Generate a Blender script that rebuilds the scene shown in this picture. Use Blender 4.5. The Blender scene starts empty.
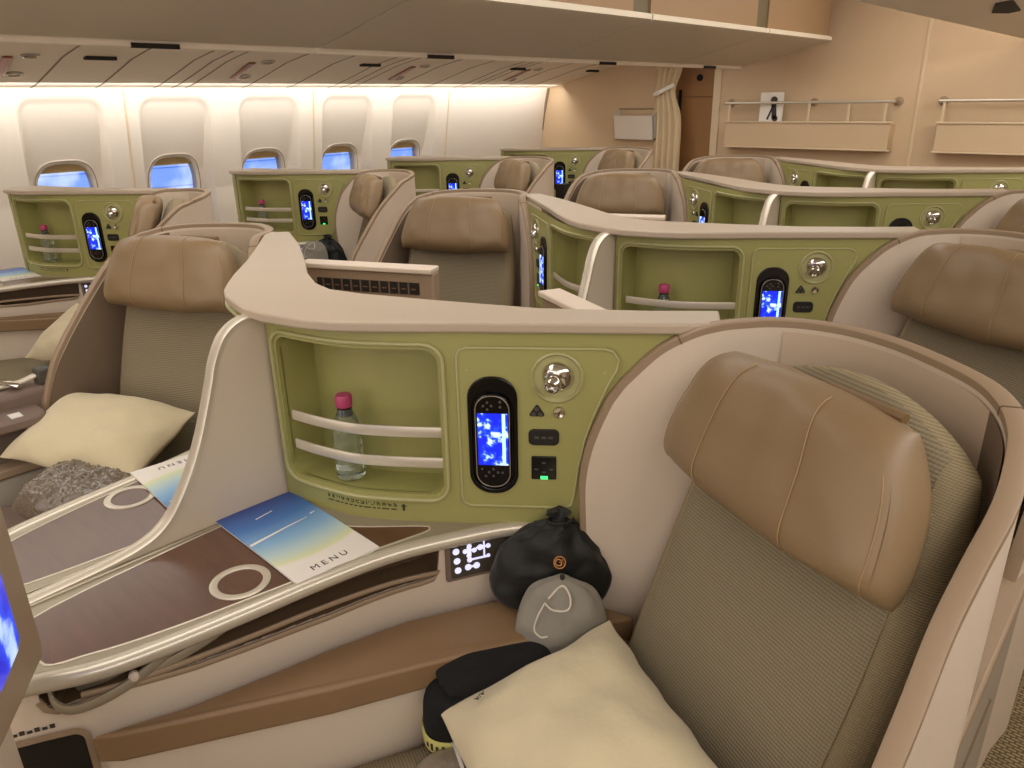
import bpy, bmesh, math, random
from mathutils import Vector, Matrix, noise
random.seed(7)
SC = bpy.context.scene
COL = SC.collection
PI = math.pi

# ------------------------------------------------------------------ materials
def lin(h):
    h = h.lstrip('#')
    c = [int(h[i:i+2], 16)/255 for i in (0, 2, 4)]
    return [x/12.92 if x <= .04045 else ((x+.055)/1.055)**2.4 for x in c]

def mat(name, hexcol, rough=.5, metal=0., bump=None, var=0., spec=.5, emit=None, estr=0., coat=0., trans=0., sheen=0.):
    m = bpy.data.materials.new(name); m.use_nodes = True
    nt = m.node_tree; b = nt.nodes['Principled BSDF']
    c = lin(hexcol) + [1]
    b.inputs['Base Color'].default_value = c
    b.inputs['Roughness'].default_value = rough
    b.inputs['Metallic'].default_value = metal
    b.inputs['Specular IOR Level'].default_value = spec
    b.inputs['Coat Weight'].default_value = coat
    b.inputs['Transmission Weight'].default_value = trans
    b.inputs['Sheen Weight'].default_value = sheen
    if emit:
        b.inputs['Emission Color'].default_value = lin(emit) + [1]
        b.inputs['Emission Strength'].default_value = estr
    tc = nt.nodes.new('ShaderNodeTexCoord')
    if var:
        n = nt.nodes.new('ShaderNodeTexNoise'); n.inputs['Scale'].default_value = 9; n.inputs['Detail'].default_value = 5
        nt.links.new(tc.outputs['Object'], n.inputs['Vector'])
        mx = nt.nodes.new('ShaderNodeMix'); mx.data_type = 'RGBA'
        mx.inputs[6].default_value = [x*(1-var) for x in c[:3]] + [1]
        mx.inputs[7].default_value = [min(1, x*(1+var)) for x in c[:3]] + [1]
        nt.links.new(n.outputs['Fac'], mx.inputs[0]); nt.links.new(mx.outputs[2], b.inputs['Base Color'])
    if bump:
        kind, scale, strength, dist = bump
        bp = nt.nodes.new('ShaderNodeBump'); bp.inputs['Strength'].default_value = strength; bp.inputs['Distance'].default_value = dist
        if kind == 'noise':
            t = nt.nodes.new('ShaderNodeTexNoise'); t.inputs['Scale'].default_value = scale; t.inputs['Detail'].default_value = 4
            out = t.outputs['Fac']
        elif kind == 'vor':
            t = nt.nodes.new('ShaderNodeTexVoronoi'); t.inputs['Scale'].default_value = scale
            out = t.outputs['Distance']
        nt.links.new(tc.outputs['Object'], t.inputs['Vector'])
        nt.links.new(out, bp.inputs['Height']); nt.links.new(bp.outputs['Normal'], b.inputs['Normal'])
    return m

def cloth_mat(name, c1, c2, scale, axis='Y'):
    """woven cloth: fine ribs crossed by a finer thread, colour and relief together"""
    m = bpy.data.materials.new(name); m.use_nodes = True
    nt = m.node_tree; b = nt.nodes['Principled BSDF']; L = nt.links.new
    b.inputs['Roughness'].default_value = .95; b.inputs['Specular IOR Level'].default_value = .15
    tc = nt.nodes.new('ShaderNodeTexCoord')
    w1 = nt.nodes.new('ShaderNodeTexWave'); w1.bands_direction = axis; w1.inputs['Scale'].default_value = scale
    w1.inputs['Distortion'].default_value = .4; w1.inputs['Detail'].default_value = 1
    w2 = nt.nodes.new('ShaderNodeTexWave'); w2.bands_direction = 'X'; w2.inputs['Scale'].default_value = scale*1.1
    L(tc.outputs['Object'], w1.inputs['Vector']); L(tc.outputs['Object'], w2.inputs['Vector'])
    mu = nt.nodes.new('ShaderNodeMath'); mu.operation = 'MULTIPLY_ADD'; mu.inputs[1].default_value = .35
    L(w2.outputs['Fac'], mu.inputs[0]); L(w1.outputs['Fac'], mu.inputs[2])
    mx = nt.nodes.new('ShaderNodeMix'); mx.data_type = 'RGBA'
    mx.inputs[6].default_value = lin(c1)+[1]; mx.inputs[7].default_value = lin(c2)+[1]
    L(mu.outputs[0], mx.inputs[0]); L(mx.outputs[2], b.inputs['Base Color'])
    bp = nt.nodes.new('ShaderNodeBump'); bp.inputs['Strength'].default_value = .45; bp.inputs['Distance'].default_value = .0015
    L(mu.outputs[0], bp.inputs['Height']); L(bp.outputs['Normal'], b.inputs['Normal'])
    return m

def wood_mat(name, c1, c2, rough):
    m = bpy.data.materials.new(name); m.use_nodes = True
    nt = m.node_tree; b = nt.nodes['Principled BSDF']; L = nt.links.new
    b.inputs['Roughness'].default_value = rough; b.inputs['Coat Weight'].default_value = .8; b.inputs['Coat Roughness'].default_value = .28
    tc = nt.nodes.new('ShaderNodeTexCoord'); mp = nt.nodes.new('ShaderNodeMapping')
    mp.inputs['Scale'].default_value = (9, 60, 60); mp.inputs['Rotation'].default_value = (0, 0, .5)
    n = nt.nodes.new('ShaderNodeTexNoise'); n.inputs['Scale'].default_value = 1.5; n.inputs['Detail'].default_value = 6
    L(tc.outputs['Object'], mp.inputs['Vector']); L(mp.outputs['Vector'], n.inputs['Vector'])
    mx = nt.nodes.new('ShaderNodeMix'); mx.data_type = 'RGBA'
    mx.inputs[6].default_value = lin(c1)+[1]; mx.inputs[7].default_value = lin(c2)+[1]
    L(n.outputs['Fac'], mx.inputs[0]); L(mx.outputs[2], b.inputs['Base Color'])
    return m

def screen_mat(name, strength, scale):
    """lit map: blue sea with pale land"""
    m = bpy.data.materials.new(name); m.use_nodes = True
    nt = m.node_tree; b = nt.nodes['Principled BSDF']; L = nt.links.new
    b.inputs['Base Color'].default_value = (.01, .01, .02, 1); b.inputs['Roughness'].default_value = .2
    tc = nt.nodes.new('ShaderNodeTexCoord')
    n = nt.nodes.new('ShaderNodeTexNoise'); n.inputs['Scale'].default_value = scale; n.inputs['Detail'].default_value = 6
    L(tc.outputs['Object'], n.inputs['Vector'])
    r = nt.nodes.new('ShaderNodeValToRGB'); e = r.color_ramp
    e.elements[0].position = .46; e.elements[0].color = lin('#0a1fd0')+[1]
    e.elements[1].position = .68; e.elements[1].color = lin('#e8f2ff')+[1]
    k = e.elements.new(.54); k.color = lin('#1f4bf0')+[1]
    k = e.elements.new(.58); k.color = lin('#a8c8ff')+[1]
    L(n.outputs['Fac'], r.inputs['Fac']); L(r.outputs['Color'], b.inputs['Emission Color'])
    b.inputs['Emission Strength'].default_value = strength
    return m

def menu_mat(name):
    """cover print: deep blue running through pale blue and pale yellow to a white foot, a white vapour trail across it"""
    m = bpy.data.materials.new(name); m.use_nodes = True
    nt = m.node_tree; b = nt.nodes['Principled BSDF']; L = nt.links.new
    b.inputs['Roughness'].default_value = .45
    tc = nt.nodes.new('ShaderNodeTexCoord'); sp = nt.nodes.new('ShaderNodeSeparateXYZ'); L(tc.outputs['Object'], sp.inputs[0])
    # local x: 0 at the blue head, 1 at the white foot (in metres /.255); local y across
    mr = nt.nodes.new('ShaderNodeMath'); mr.operation = 'MULTIPLY'; mr.inputs[1].default_value = 1/.255; L(sp.outputs['X'], mr.inputs[0])
    yy = nt.nodes.new('ShaderNodeMath'); yy.operation = 'POWER'; yy.inputs[1].default_value = 2; L(sp.outputs['Y'], yy.inputs[0])
    ad = nt.nodes.new('ShaderNodeMath'); ad.operation = 'MULTIPLY_ADD'; ad.inputs[1].default_value = 10.; L(yy.outputs[0], ad.inputs[0]); L(mr.outputs[0], ad.inputs[2])
    r = nt.nodes.new('ShaderNodeValToRGB'); e = r.color_ramp
    e.elements[0].position = 0; e.elements[0].color = lin('#3a4f9c')+[1]
    e.elements[1].position = .80; e.elements[1].color = lin('#e9e2d8')+[1]
    for p, c in ((.28, '#4676b8'), (.52, '#86b0d4'), (.68, '#bcd0cc'), (.775, '#d9dcae')):
        k = e.elements.new(p); k.color = lin(c)+[1]
    L(ad.outputs[0], r.inputs['Fac']); L(r.outputs['Color'], b.inputs['Base Color'])
    return m

M = {}
M['cream'] = mat('cream_shell', '#d9c8b5', .45, var=.02)
M['taupe'] = mat('taupe_trim', '#9c856c', .5)
M['cream_shaded'] = mat('cream_back_shaded', '#cdb8a1', .55)  # shell cream toned down: shade on the shell's back put into the colour
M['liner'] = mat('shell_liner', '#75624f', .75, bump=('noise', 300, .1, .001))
M['slab'] = mat('stone_shelf', '#b8a792', .42, var=.05)
M['green'] = mat('olive_panel', '#9f9b5e', .42, var=.02)
M['greenrim'] = mat('olive_bead', '#aca876', .35)
M['leather'] = mat('tan_leather', '#8a7253', .42, bump=('vor', 260, .12, .001), var=.07)
M['stitch'] = mat('stitch_thread', '#a68a60', .7)
M['leather2'] = mat('tan_leather_strap', '#7a6040', .5)
M['cloth'] = cloth_mat('seat_cloth', '#786c56', '#93876f', 70)
M['cloth_lit'] = cloth_mat('seat_cloth_lit', '#84765b', '#9f9072', 110)  # seat cloth made paler: light on the backrest roll put into the colour
M['fin'] = mat('divider_face', '#d8c8b3', .5, var=.02)
M['silver'] = mat('brushed_silver', '#d6ccba', .32, .45)
M['satin'] = mat('satin_table_edge', '#aa9f8b', .38, .45)
M['chrome'] = mat('chrome', '#d8d4cc', .12, 1.)
M['wood'] = wood_mat('dark_wood', '#46281a', '#68432e', .34)
M['ledge'] = mat('brown_ledge', '#8a6d4e', .42, bump=('vor', 400, .05, .0005))
M['niche'] = mat('niche_brown', '#6c543d', .6)
M['black'] = mat('black_gloss', '#08080a', .12)
M['blackmat'] = mat('black_plastic', '#15130f', .5)
M['dark'] = mat('dark_gap', '#1e1712', .8)
M['rubber'] = mat('grey_button', '#4a463e', .5)
M['screen'] = screen_mat('map_screen', 1.5, 60)
M['bigscreen'] = screen_mat('wide_map_screen', 1.0, 9)
M['icon'] = mat('lit_icon', '#dfe0f2', .5, emit='#d4d6ff', estr=.8)
M['sidebar'] = mat('screen_stripe', '#9fd8ff', .4, emit='#a8dcff', estr=1.3)
M['sidegrey'] = mat('aisle_panel_grey', '#a89d8e', .5)
M['plate'] = mat('control_glass', '#4d463c', .25)
M['led'] = mat('green_led', '#30d060', .4, emit='#38e070', estr=2.)
M['pink'] = mat('pink_cap', '#b3406a', .45)
M['bottle'] = mat('clear_bottle', '#e6efe8', .05, trans=.92)
M['neck'] = mat('dark_neck', '#14120f', .2)
M['pillow'] = mat('cream_pillow', '#d0c19f', .9, bump=('noise', 60, .25, .006), sheen=.2)
M['blackbag'] = mat('black_satin', '#12110d', .62, bump=('noise', 14, .5, .012), sheen=.15)
M['grey'] = mat('grey_felt', '#8c867a', .85, bump=('noise', 40, .3, .004))
M['cord'] = mat('white_cord', '#d8cfbd', .7)
M['orange'] = mat('copper_print', '#c98a50', .5)
M['blanket'] = mat('black_knit', '#0b0a0b', .95, bump=('noise', 90, .4, .004))
M['band'] = mat('yellow_band', '#d6cf7c', .6)
M['wrap'] = mat('plastic_wrap', '#6e6152', .2, bump=('noise', 120, .9, .006), coat=1.)
M['wrap2'] = mat('plastic_wrap_grey', '#857866', .3, bump=('noise', 30, .6, .01), coat=.3)
M['white'] = mat('white_print', '#efe9e0', .5)
M['ink'] = mat('dark_ink', '#3a3430', .6)
M['inkgreen'] = mat('dark_green_ink', '#35341c', .6)
M['menu'] = menu_mat('menu_cover')
M['wall'] = mat('sidewall_white', '#e3d8ca', .55, var=.015)
M['bulk'] = mat('bulkhead_beige', '#cfb492', .6, var=.03)
M['bulktrim'] = mat('bulkhead_trim', '#d8c3a2', .5)
M['bin'] = mat('bin_grey', '#d6cab7', .5)
M['binface'] = mat('bin_face', '#8d7050', .55)
M['strip'] = mat('olive_strip', '#5e5236', .5)
M['psu'] = mat('service_panel', '#f0e4d4', .8, spec=.2)
M['groove'] = mat('panel_groove', '#8c7a66', .7)
M['ceil'] = mat('ceiling_cream', '#efe4d4', .6)
M['door'] = mat('brown_door', '#b98a58', .55)
M['curtain'] = mat('cream_curtain', '#dcc7a2', .9, sheen=.3)
M['shade'] = mat('window_shade', '#a98f62', .7)
M['copper'] = mat('copper_lens', '#8c4f36', .35, .3)
M['washlamp'] = mat('wash_lamp', '#fff3e2', .5, emit='#ffecd2', estr=3.)
M['armgrey'] = mat('armrest_taupe', '#7a675c', .5)
M['brownside'] = mat('seat_side_brown', '#6d553f', .6)
M['yellowtag'] = mat('paper_tag', '#e2ddd2', .6)

def carpet():
    m = bpy.data.materials.new('carpet'); m.use_nodes = True
    nt = m.node_tree; b = nt.nodes['Principled BSDF']; L = nt.links.new
    b.inputs['Roughness'].default_value = 1
    tc = nt.nodes.new('ShaderNodeTexCoord')
    bk = nt.nodes.new('ShaderNodeTexBrick'); bk.inputs['Scale'].default_value = 26
    bk.inputs['Color1'].default_value = lin('#8d7855')+[1]; bk.inputs['Color2'].default_value = lin('#a48e68')+[1]; bk.inputs['Mortar'].default_value = lin('#5f4f36')+[1]
    bk.inputs['Mortar Size'].default_value = .06
    L(tc.outputs['Object'], bk.inputs['Vector']); L(bk.outputs['Color'], b.inputs['Base Color'])
    bp = nt.nodes.new('ShaderNodeBump'); bp.inputs['Strength'].default_value = .6; bp.inputs['Distance'].default_value = .005
    L(bk.outputs['Fac'], bp.inputs['Height']); L(bp.outputs['Normal'], b.inputs['Normal'])
    return m
M['carpet'] = carpet()

def facade_mat():
    m = bpy.data.materials.new('lit_facade'); m.use_nodes = True
    nt = m.node_tree; b = nt.nodes['Principled BSDF']; L = nt.links.new
    tc = nt.nodes.new('ShaderNodeTexCoord')
    n = nt.nodes.new('ShaderNodeTexNoise'); n.inputs['Scale'].default_value = 1.3; n.inputs['Detail'].default_value = 3
    bk = nt.nodes.new('ShaderNodeTexBrick'); bk.inputs['Scale'].default_value = 1.1
    bk.inputs['Color1'].default_value = lin('#7f9fe0')+[1]; bk.inputs['Color2'].default_value = lin('#c3d4f6')+[1]; bk.inputs['Mortar'].default_value = lin('#344a86')+[1]
    mp = nt.nodes.new('ShaderNodeMapping'); mp.inputs['Rotation'].default_value = (PI/2, 0, PI/2)
    L(tc.outputs['Object'], mp.inputs['Vector']); L(mp.outputs['Vector'], bk.inputs['Vector']); L(tc.outputs['Object'], n.inputs['Vector'])
    r = nt.nodes.new('ShaderNodeValToRGB'); r.color_ramp.elements[0].position = .42; r.color_ramp.elements[0].color = lin('#5f86d8')+[1]
    r.color_ramp.elements[1].position = .68; r.color_ramp.elements[1].color = lin('#dfeaff')+[1]
    L(n.outputs['Fac'], r.inputs['Fac'])
    mx = nt.nodes.new('ShaderNodeMix'); mx.data_type = 'RGBA'; mx.inputs[0].default_value = .55
    L(bk.outputs['Color'], mx.inputs[6]); L(r.outputs['Color'], mx.inputs[7])
    b.inputs['Base Color'].default_value = (.05, .08, .2, 1)
    L(mx.outputs[2], b.inputs['Emission Color']); b.inputs['Emission Strength'].default_value = 1.5
    return m
M['facade'] = facade_mat()

def glass_mat():
    m = bpy.data.materials.new('thin_glass'); m.use_nodes = True
    nt = m.node_tree; out = nt.nodes['Material Output']; nt.nodes.remove(nt.nodes['Principled BSDF'])
    t = nt.nodes.new('ShaderNodeBsdfTransparent'); t.inputs[0].default_value = (.93, .95, 1, 1)
    g = nt.nodes.new('ShaderNodeBsdfGlossy'); g.inputs['Roughness'].default_value = .05
    mx = nt.nodes.new('ShaderNodeMixShader'); mx.inputs[0].default_value = .06
    nt.links.new(t.outputs[0], mx.inputs[1]); nt.links.new(g.outputs[0], mx.inputs[2]); nt.links.new(mx.outputs[0], out.inputs[0])
    return m
M['glass'] = glass_mat()

# ------------------------------------------------------------------ mesh helpers
def V(*a): return Vector(a)

class MB:
    def __init__(s): s.v = []; s.f = []
    def add(s, vs, fs):
        o = len(s.v); s.v += [Vector(p) for p in vs]; s.f += [tuple(i+o for i in f) for f in fs]; return s
    def box(s, x0, x1, y0, y1, z0, z1, mp=None):
        p = [V(x, y, z) for z in (z0, z1) for x, y in ((x0, y0), (x1, y0), (x1, y1), (x0, y1))]
        if mp: p = [mp(*q) for q in p]
        return s.add(p, [(3, 2, 1, 0), (4, 5, 6, 7), (0, 1, 5, 4), (1, 2, 6, 5), (2, 3, 7, 6), (3, 0, 4, 7)])
    def prism(s, poly, a, b, mp=None):
        """poly of 2-d points, extruded between third coordinates a and b (numbers or functions of the 2-d point)"""
        fa = a if callable(a) else (lambda x, y: a); fb = b if callable(b) else (lambda x, y: b)
        n = len(poly)
        p = [V(x, y, fa(x, y)) for x, y in poly] + [V(x, y, fb(x, y)) for x, y in poly]
        if mp: p = [mp(*q) for q in p]
        return s.add(p, [tuple(range(n-1, -1, -1)), tuple(range(n, 2*n))] + [(i, (i+1) % n, n+(i+1) % n, n+i) for i in range(n)])
    def sweep(s, path, cross, side=None, caps=True, closed=False):
        """cross: 2-d points (h, b) placed on the frame (h = side vector, b = tangent x h)"""
        P = [Vector(p) for p in path]; n = len(P); k = len(cross); vs = []
        for i in range(n):
            a = P[(i-1) % n] if (closed or i > 0) else P[i]
            c = P[(i+1) % n] if (closed or i < n-1) else P[i]
            t = (c-a).normalized()
            if side is None:
                up = V(0, 0, 1) if abs(t.z) < .95 else V(1, 0, 0)
                h = t.cross(up).normalized()
            else:
                h = Vector(side[i] if isinstance(side, list) else side)
                h = (h - t*h.dot(t)).normalized()
            b = t.cross(h)
            vs += [P[i]+h*x+b*y for x, y in cross]
        fs = []
        for i in range(n if closed else n-1):
            for j in range(k):
                i2 = (i+1) % n
                fs.append((i*k+j, i*k+(j+1) % k, i2*k+(j+1) % k, i2*k+j))
        if caps and not closed: fs += [tuple(range(k-1, -1, -1)), tuple((n-1)*k+j for j in range(k))]
        return s.add(vs, fs)
    def tube(s, path, r, n=8, caps=True, closed=False):
        return s.sweep(path, [(r*math.cos(2*PI*i/n), r*math.sin(2*PI*i/n)) for i in range(n)], None, caps, closed)
    def lathe(s, prof, o=(0, 0, 0), ax=(0, 0, 1), n=20, sx=1., mp=None):
        """prof: (radius, height) pairs"""
        ax = Vector(ax).normalized(); u = ax.orthogonal().normalized(); w = ax.cross(u); o = Vector(o); k = len(prof)
        vs = [o+ax*h+(u*math.cos(2*PI*i/n)*sx+w*math.sin(2*PI*i/n))*r for i in range(n) for r, h in prof]
        fs = [(i*k+j, ((i+1) % n)*k+j, ((i+1) % n)*k+j+1, i*k+j+1) for i in range(n) for j in range(k-1)]
        if prof[0][0] > 1e-6: fs.append(tuple(i*k for i in range(n-1, -1, -1)))
        if prof[-1][0] > 1e-6: fs.append(tuple(i*k+k-1 for i in range(n)))
        return s.add(vs, fs)
    def grid(s, nu, nv, fn, closed_u=False):
        vs = [fn(i/(nu-(0 if closed_u else 1)), j/(nv-1)) for i in range(nu) for j in range(nv)]
        fs = [(i*nv+j, ((i+1) % nu)*nv+j, ((i+1) % nu)*nv+j+1, i*nv+j+1) for i in range(nu if closed_u else nu-1) for j in range(nv-1)]
        return s.add(vs, fs)

def link(name, me, mt, parent=None, loc=None):
    o = bpy.data.objects.new(name, me)
    if mt:
        for m in (mt if isinstance(mt, list) else [mt]): me.materials.append(m)
    COL.objects.link(o)
    if loc is not None: o.location = loc
    if parent: o.parent = parent
    return o

def build(mb, name, mt, parent=None, mir=False, bevel=0, angle=38, base=None, mtx=None, segs=2, matfn=None):
    """one mesh object; vertices are given in place and are re-based on the parent (or on base)"""
    vs = [Vector((-p.x, p.y, p.z)) if mir else p.copy() for p in mb.v]
    if mtx is not None: off = V(0, 0, 0)
    elif parent is not None:
        off = Vector(parent['_w'])
    else: off = Vector(base) if base else V(0, 0, 0)
    vs = [p-off for p in vs]
    me = bpy.data.meshes.new(name); me.from_pydata(vs, [], mb.f)
    bm = bmesh.new(); bm.from_mesh(me)
    bmesh.ops.remove_doubles(bm, verts=bm.verts, dist=2e-5)
    bmesh.ops.dissolve_degenerate(bm, edges=bm.edges, dist=1e-6)
    bmesh.ops.recalc_face_normals(bm, faces=bm.faces)
    if matfn:
        for f in bm.faces: f.material_index = matfn(f)
    bm.to_mesh(me); bm.free()
    for p in me.polygons: p.use_smooth = True
    me.set_sharp_from_angle(angle=math.radians(angle))
    o = link(name, me, mt, parent)
    if parent is not None: o['_w'] = tuple(off)
    if mtx is not None: o.matrix_basis = mtx
    elif parent is None: o.location = off
    if bevel:
        b = o.modifiers.new('bevel', 'BEVEL'); b.width = bevel; b.segments = segs; b.limit_method = 'ANGLE'; b.angle_limit = math.radians(40)
    return o

def tag(o, label=None, cat=None, group=None, kind=None):
    if label: o['label'] = label
    if cat: o['category'] = cat
    if group: o['group'] = group
    if kind: o['kind'] = kind
    return o

def thing(name, base, label, cat, group=None, mir=False):
    o = bpy.data.objects.new(name, None); COL.objects.link(o); o.empty_display_size = .05
    b = Vector(base)
    if mir: b.x = -b.x
    o.location = b; o['_w'] = tuple(b)
    return tag(o, label, cat, group)

def sub(o, parent):
    """re-hang a part made in the same frame under another part"""
    o.parent = parent; return o

def dup(root, shift, label=None, group=None, skip=()):
    r = root.copy(); COL.objects.link(r); r.location = root.location+Vector(shift)
    if label: r['label'] = label
    if group: r['group'] = group
    for ch in list(root.children):
        if ch.name.split('.')[0] in skip: continue
        c = ch.copy(); COL.objects.link(c); c.parent = r
        for g in list(ch.children):
            d = g.copy(); COL.objects.link(d); d.parent = c
    return r

def rr(x0, x1, y0, y1, r, n=6):
    o = []
    for cx, cy, a in ((x1-r, y1-r, 0), (x0+r, y1-r, 90), (x0+r, y0+r, 180), (x1-r, y0+r, 270)):
        for i in range(n+1):
            t = math.radians(a+90*i/n); o.append((cx+r*math.cos(t), cy+r*math.sin(t)))
    return o

def circ(cx, cy, r, n=20): return [(cx+r*math.cos(2*PI*i/n), cy+r*math.sin(2*PI*i/n)) for i in range(n)]
RECT = lambda a, b: [(-a, -b), (a, -b), (a, b), (-a, b)]
def OCT(a, b, c=.45): return [(-a, -b*(1-c)), (-a*(1-c), -b), (a*(1-c), -b), (a, -b*(1-c)), (a, b*(1-c)), (a*(1-c), b), (-a*(1-c), b), (-a, b*(1-c))]

def cr(P, n=8):
    """Catmull-Rom through the points"""
    P = [Vector(p) for p in P]; P = [P[0]*2-P[1]] + P + [P[-1]*2-P[-2]]; o = []
    for i in range(1, len(P)-2):
        a, b, c, d = P[i-1:i+3]
        for k in range(n):
            t = k/n; o.append(.5*((2*b)+(c-a)*t+(2*a-5*b+4*c-d)*t*t+(-a+3*b-3*c+d)*t**3))
    o.append(P[-2]); return o

class Curve2:
    """plan curve with arc length; at(s, off) gives the point off metres to the viewer's side (right of travel)"""
    def __init__(s, pts, n=10):
        s.P = cr([(x, y, 0) for x, y in pts], n); s.S = [0]
        for a, b in zip(s.P, s.P[1:]): s.S.append(s.S[-1]+(b-a).length)
        s.len = s.S[-1]
    def seg(s, q):
        q = min(max(q, 0), s.len)
        for i in range(len(s.S)-1):
            if q <= s.S[i+1]+1e-9: return i, (q-s.S[i])/(s.S[i+1]-s.S[i])
        return len(s.S)-2, 1.
    def tan(s, q):
        i, u = s.seg(q); j = min(i+1, len(s.P)-2); k = max(i-1, 0)
        t = (s.P[i+1]-s.P[i]).normalized()
        t2 = (s.P[j+1]-s.P[j]).normalized() if u > .5 else (s.P[k+1]-s.P[k]).normalized()
        w = abs(u-.5); return (t*(1-w)+t2*w).normalized()
    def at(s, q, off=0., z=0.):
        i, u = s.seg(q); p = s.P[i].lerp(s.P[i+1], u); t = s.tan(q)
        return V(p.x+t.y*off, p.y-t.x*off, z)
    def near(s, x, y):
        best = (9, 0)
        for i in range(len(s.P)-1):
            a, b = s.P[i], s.P[i+1]; ab = b-a; u = max(0, min(1, (V(x, y, 0)-a).dot(ab)/ab.length_squared))
            d = (a+ab*u-V(x, y, 0)).length
            if d < best[0]: best = (d, s.S[i]+u*ab.length)
        return best[1]

def plate(mb, outer, holes, mp, cuts=(), walls=(), o0=0., o1=None):
    """flat sheet with holes in (s, z), cut along s so that it can bend, then mapped by mp(s, z, off)"""
    bm = bmesh.new()
    for loop in [outer]+list(holes):
        vs = [bm.verts.new((x, y, 0)) for x, y in loop]
        for i in range(len(vs)): bm.edges.new((vs[i], vs[(i+1) % len(vs)]))
    bmesh.ops.triangle_fill(bm, use_beauty=True, use_dissolve=False, edges=bm.edges[:])
    for c in cuts:
        bmesh.ops.bisect_plane(bm, geom=bm.verts[:]+bm.edges[:]+bm.faces[:], plane_co=(c, 0, 0), plane_no=(1, 0, 0), dist=1e-6)
    bm.verts.index_update()
    mb.add([mp(v.co.x, v.co.y, o0) for v in bm.verts], [tuple(v.index for v in f.verts) for f in bm.faces])
    bm.free()
    for loop, d0, d1 in walls:
        L2 = dense(loop, cuts); n = len(L2)
        mb.add([mp(x, y, d0) for x, y in L2]+[mp(x, y, d1) for x, y in L2], [(i, (i+1) % n, n+(i+1) % n, n+i) for i in range(n)])

def dense(loop, cuts):
    o = []
    for (x0, y0), (x1, y1) in zip(loop, loop[1:]+loop[:1]):
        o.append((x0, y0)); ts = sorted((c-x0)/(x1-x0) for c in cuts if abs(x1-x0) > 1e-9 and 0 < (c-x0)/(x1-x0) < 1)
        o += [(x0+(x1-x0)*t, y0+(y1-y0)*t) for t in ts]
    return o

def pillow(mb, w, h, df, db, c=.3, p=4, q=.5, n=30, taper=0., wr=0., seed=0, topc=None, mp=None, crinkle=0.):
    def g(side):
        def fn(u, v):
            a = math.sin((u-.5)*PI); b = math.sin((v-.5)*PI)
            cc = c if (topc is None or b < 0) else topc
            x = a*math.sqrt(max(0, 1-cc*b*b/2)); y = b*math.sqrt(max(0, 1-c*a*a/2))
            if topc is not None and b > 0: y = b*math.sqrt(max(0, 1-topc*a*a/2))
            x *= 1-taper*b
            pr = max(0, (1-abs(a)**p)*(1-abs(b)**p))**q
            z = (df if side > 0 else -db)*pr
            P = V(x*w/2, y*h/2, z)
            if wr:
                k = noise.noise(P*9+V(seed, 0, 0))*wr + noise.noise(P*22+V(0, seed, 3))*wr*.45
                e = max(abs(a), abs(b))
                if crinkle: k += (abs(noise.noise(P*55+V(seed, 2, 0)))+.6*abs(noise.noise(P*95)))*crinkle
                P.z += side*k*pr
                P.x += noise.noise(P*14+V(5, seed, 0))*wr*.6*e; P.y += noise.noise(P*14+V(seed, 9, 0))*wr*.6*e
            return mp(*P) if mp else P
        return fn
    mb.grid(n, n, g(1)); mb.grid(n, n, g(-1)); return mb

def text(name, body, size, mtx, mt, parent, mir=False, ext=.0004):
    cu = bpy.data.curves.new(name, 'FONT'); cu.body = body; cu.size = size; cu.extrude = ext; cu.align_x = 'CENTER'; cu.align_y = 'CENTER'
    t = bpy.data.objects.new(name, cu); COL.objects.link(t)
    dg = bpy.context.evaluated_depsgraph_get(); me = bpy.data.meshes.new_from_object(t.evaluated_get(dg))
    bpy.data.objects.remove(t); bpy.data.curves.remove(cu)
    me.materials.clear(); o = link(name, me, mt, parent); o.matrix_basis = mtx; return o

def frame(o, x, y, z):
    m = Matrix((x, y, z)).transposed().to_4x4(); m.translation = Vector(o); return m

PITCH = .9662
WS = V(-2.4674, .3373, 0)
ROW = lambda i: V(0, PITCH*(i-1), 0)

# ------------------------------------------------------------------ suite geometry (right-hand centre seat; the left one is its mirror image)
PANEL = Curve2([(.012, .578), (.05, .583), (.1, .592), (.16, .609), (.20, .630), (.25, .664), (.322, .718), (.458, .821), (.6, .93), (.7, 1.006)])
def PP(s, z, off=0.): return PANEL.at(s, off, z)
CUTS = [i*.02 for i in range(1, 17)]
EDGE = Curve2([(.09, .0), (.14, .06), (.177, .129), (.210, .19), (.230, .266), (.247, .365), (.264, .479), (.289, .585), (.33, .675), (.372, .75), (.42, .80), (.456, .818)])
RIM = [(.464, .827, .58), (.463, .826, .70), (.460, .824, .797), (.459, .823, .86), (.467, .829, .921), (.484, .843, .98), (.497, .853, 1.007), (.511, .863, 1.029), (.541, .886, 1.067), (.575, .912, 1.092), (.597, .935, 1.101),
       (.615, .962, 1.102), (.65, .998, 1.103), (.70, 1.018, 1.104), (.76, 1.022, 1.104), (.82, 1.006, 1.103), (.866, .978, 1.103), (.915, .942, 1.102), (.950, .910, 1.10), (.976, .872, 1.096),
       (.993, .835, 1.089), (1.003, .797, 1.079), (1.008, .744, 1.045), (1.001, .694, 1.003), (.994, .65, .955), (.991, .604, .899), (.988, .57, .857), (.983, .525, .79), (.977, .48, .68), (.973, .45, .56)]

def rim_samples():
    R = cr(RIM, 5); N = []
    for i in range(len(R)):
        a = R[max(i-2, 0)]; b = R[min(i+2, len(R)-1)]; t = V(b.x-a.x, b.y-a.y, 0)
        if t.length < .01: t = V(.793, .609, 0)
        if i < 12: t = V(.793, .609, 0)
        t.normalize(); N.append(V(t.y, -t.x, 0))     # to the inside of the shell
    return R, N
RS, RN = rim_samples()
TH = .020

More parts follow.
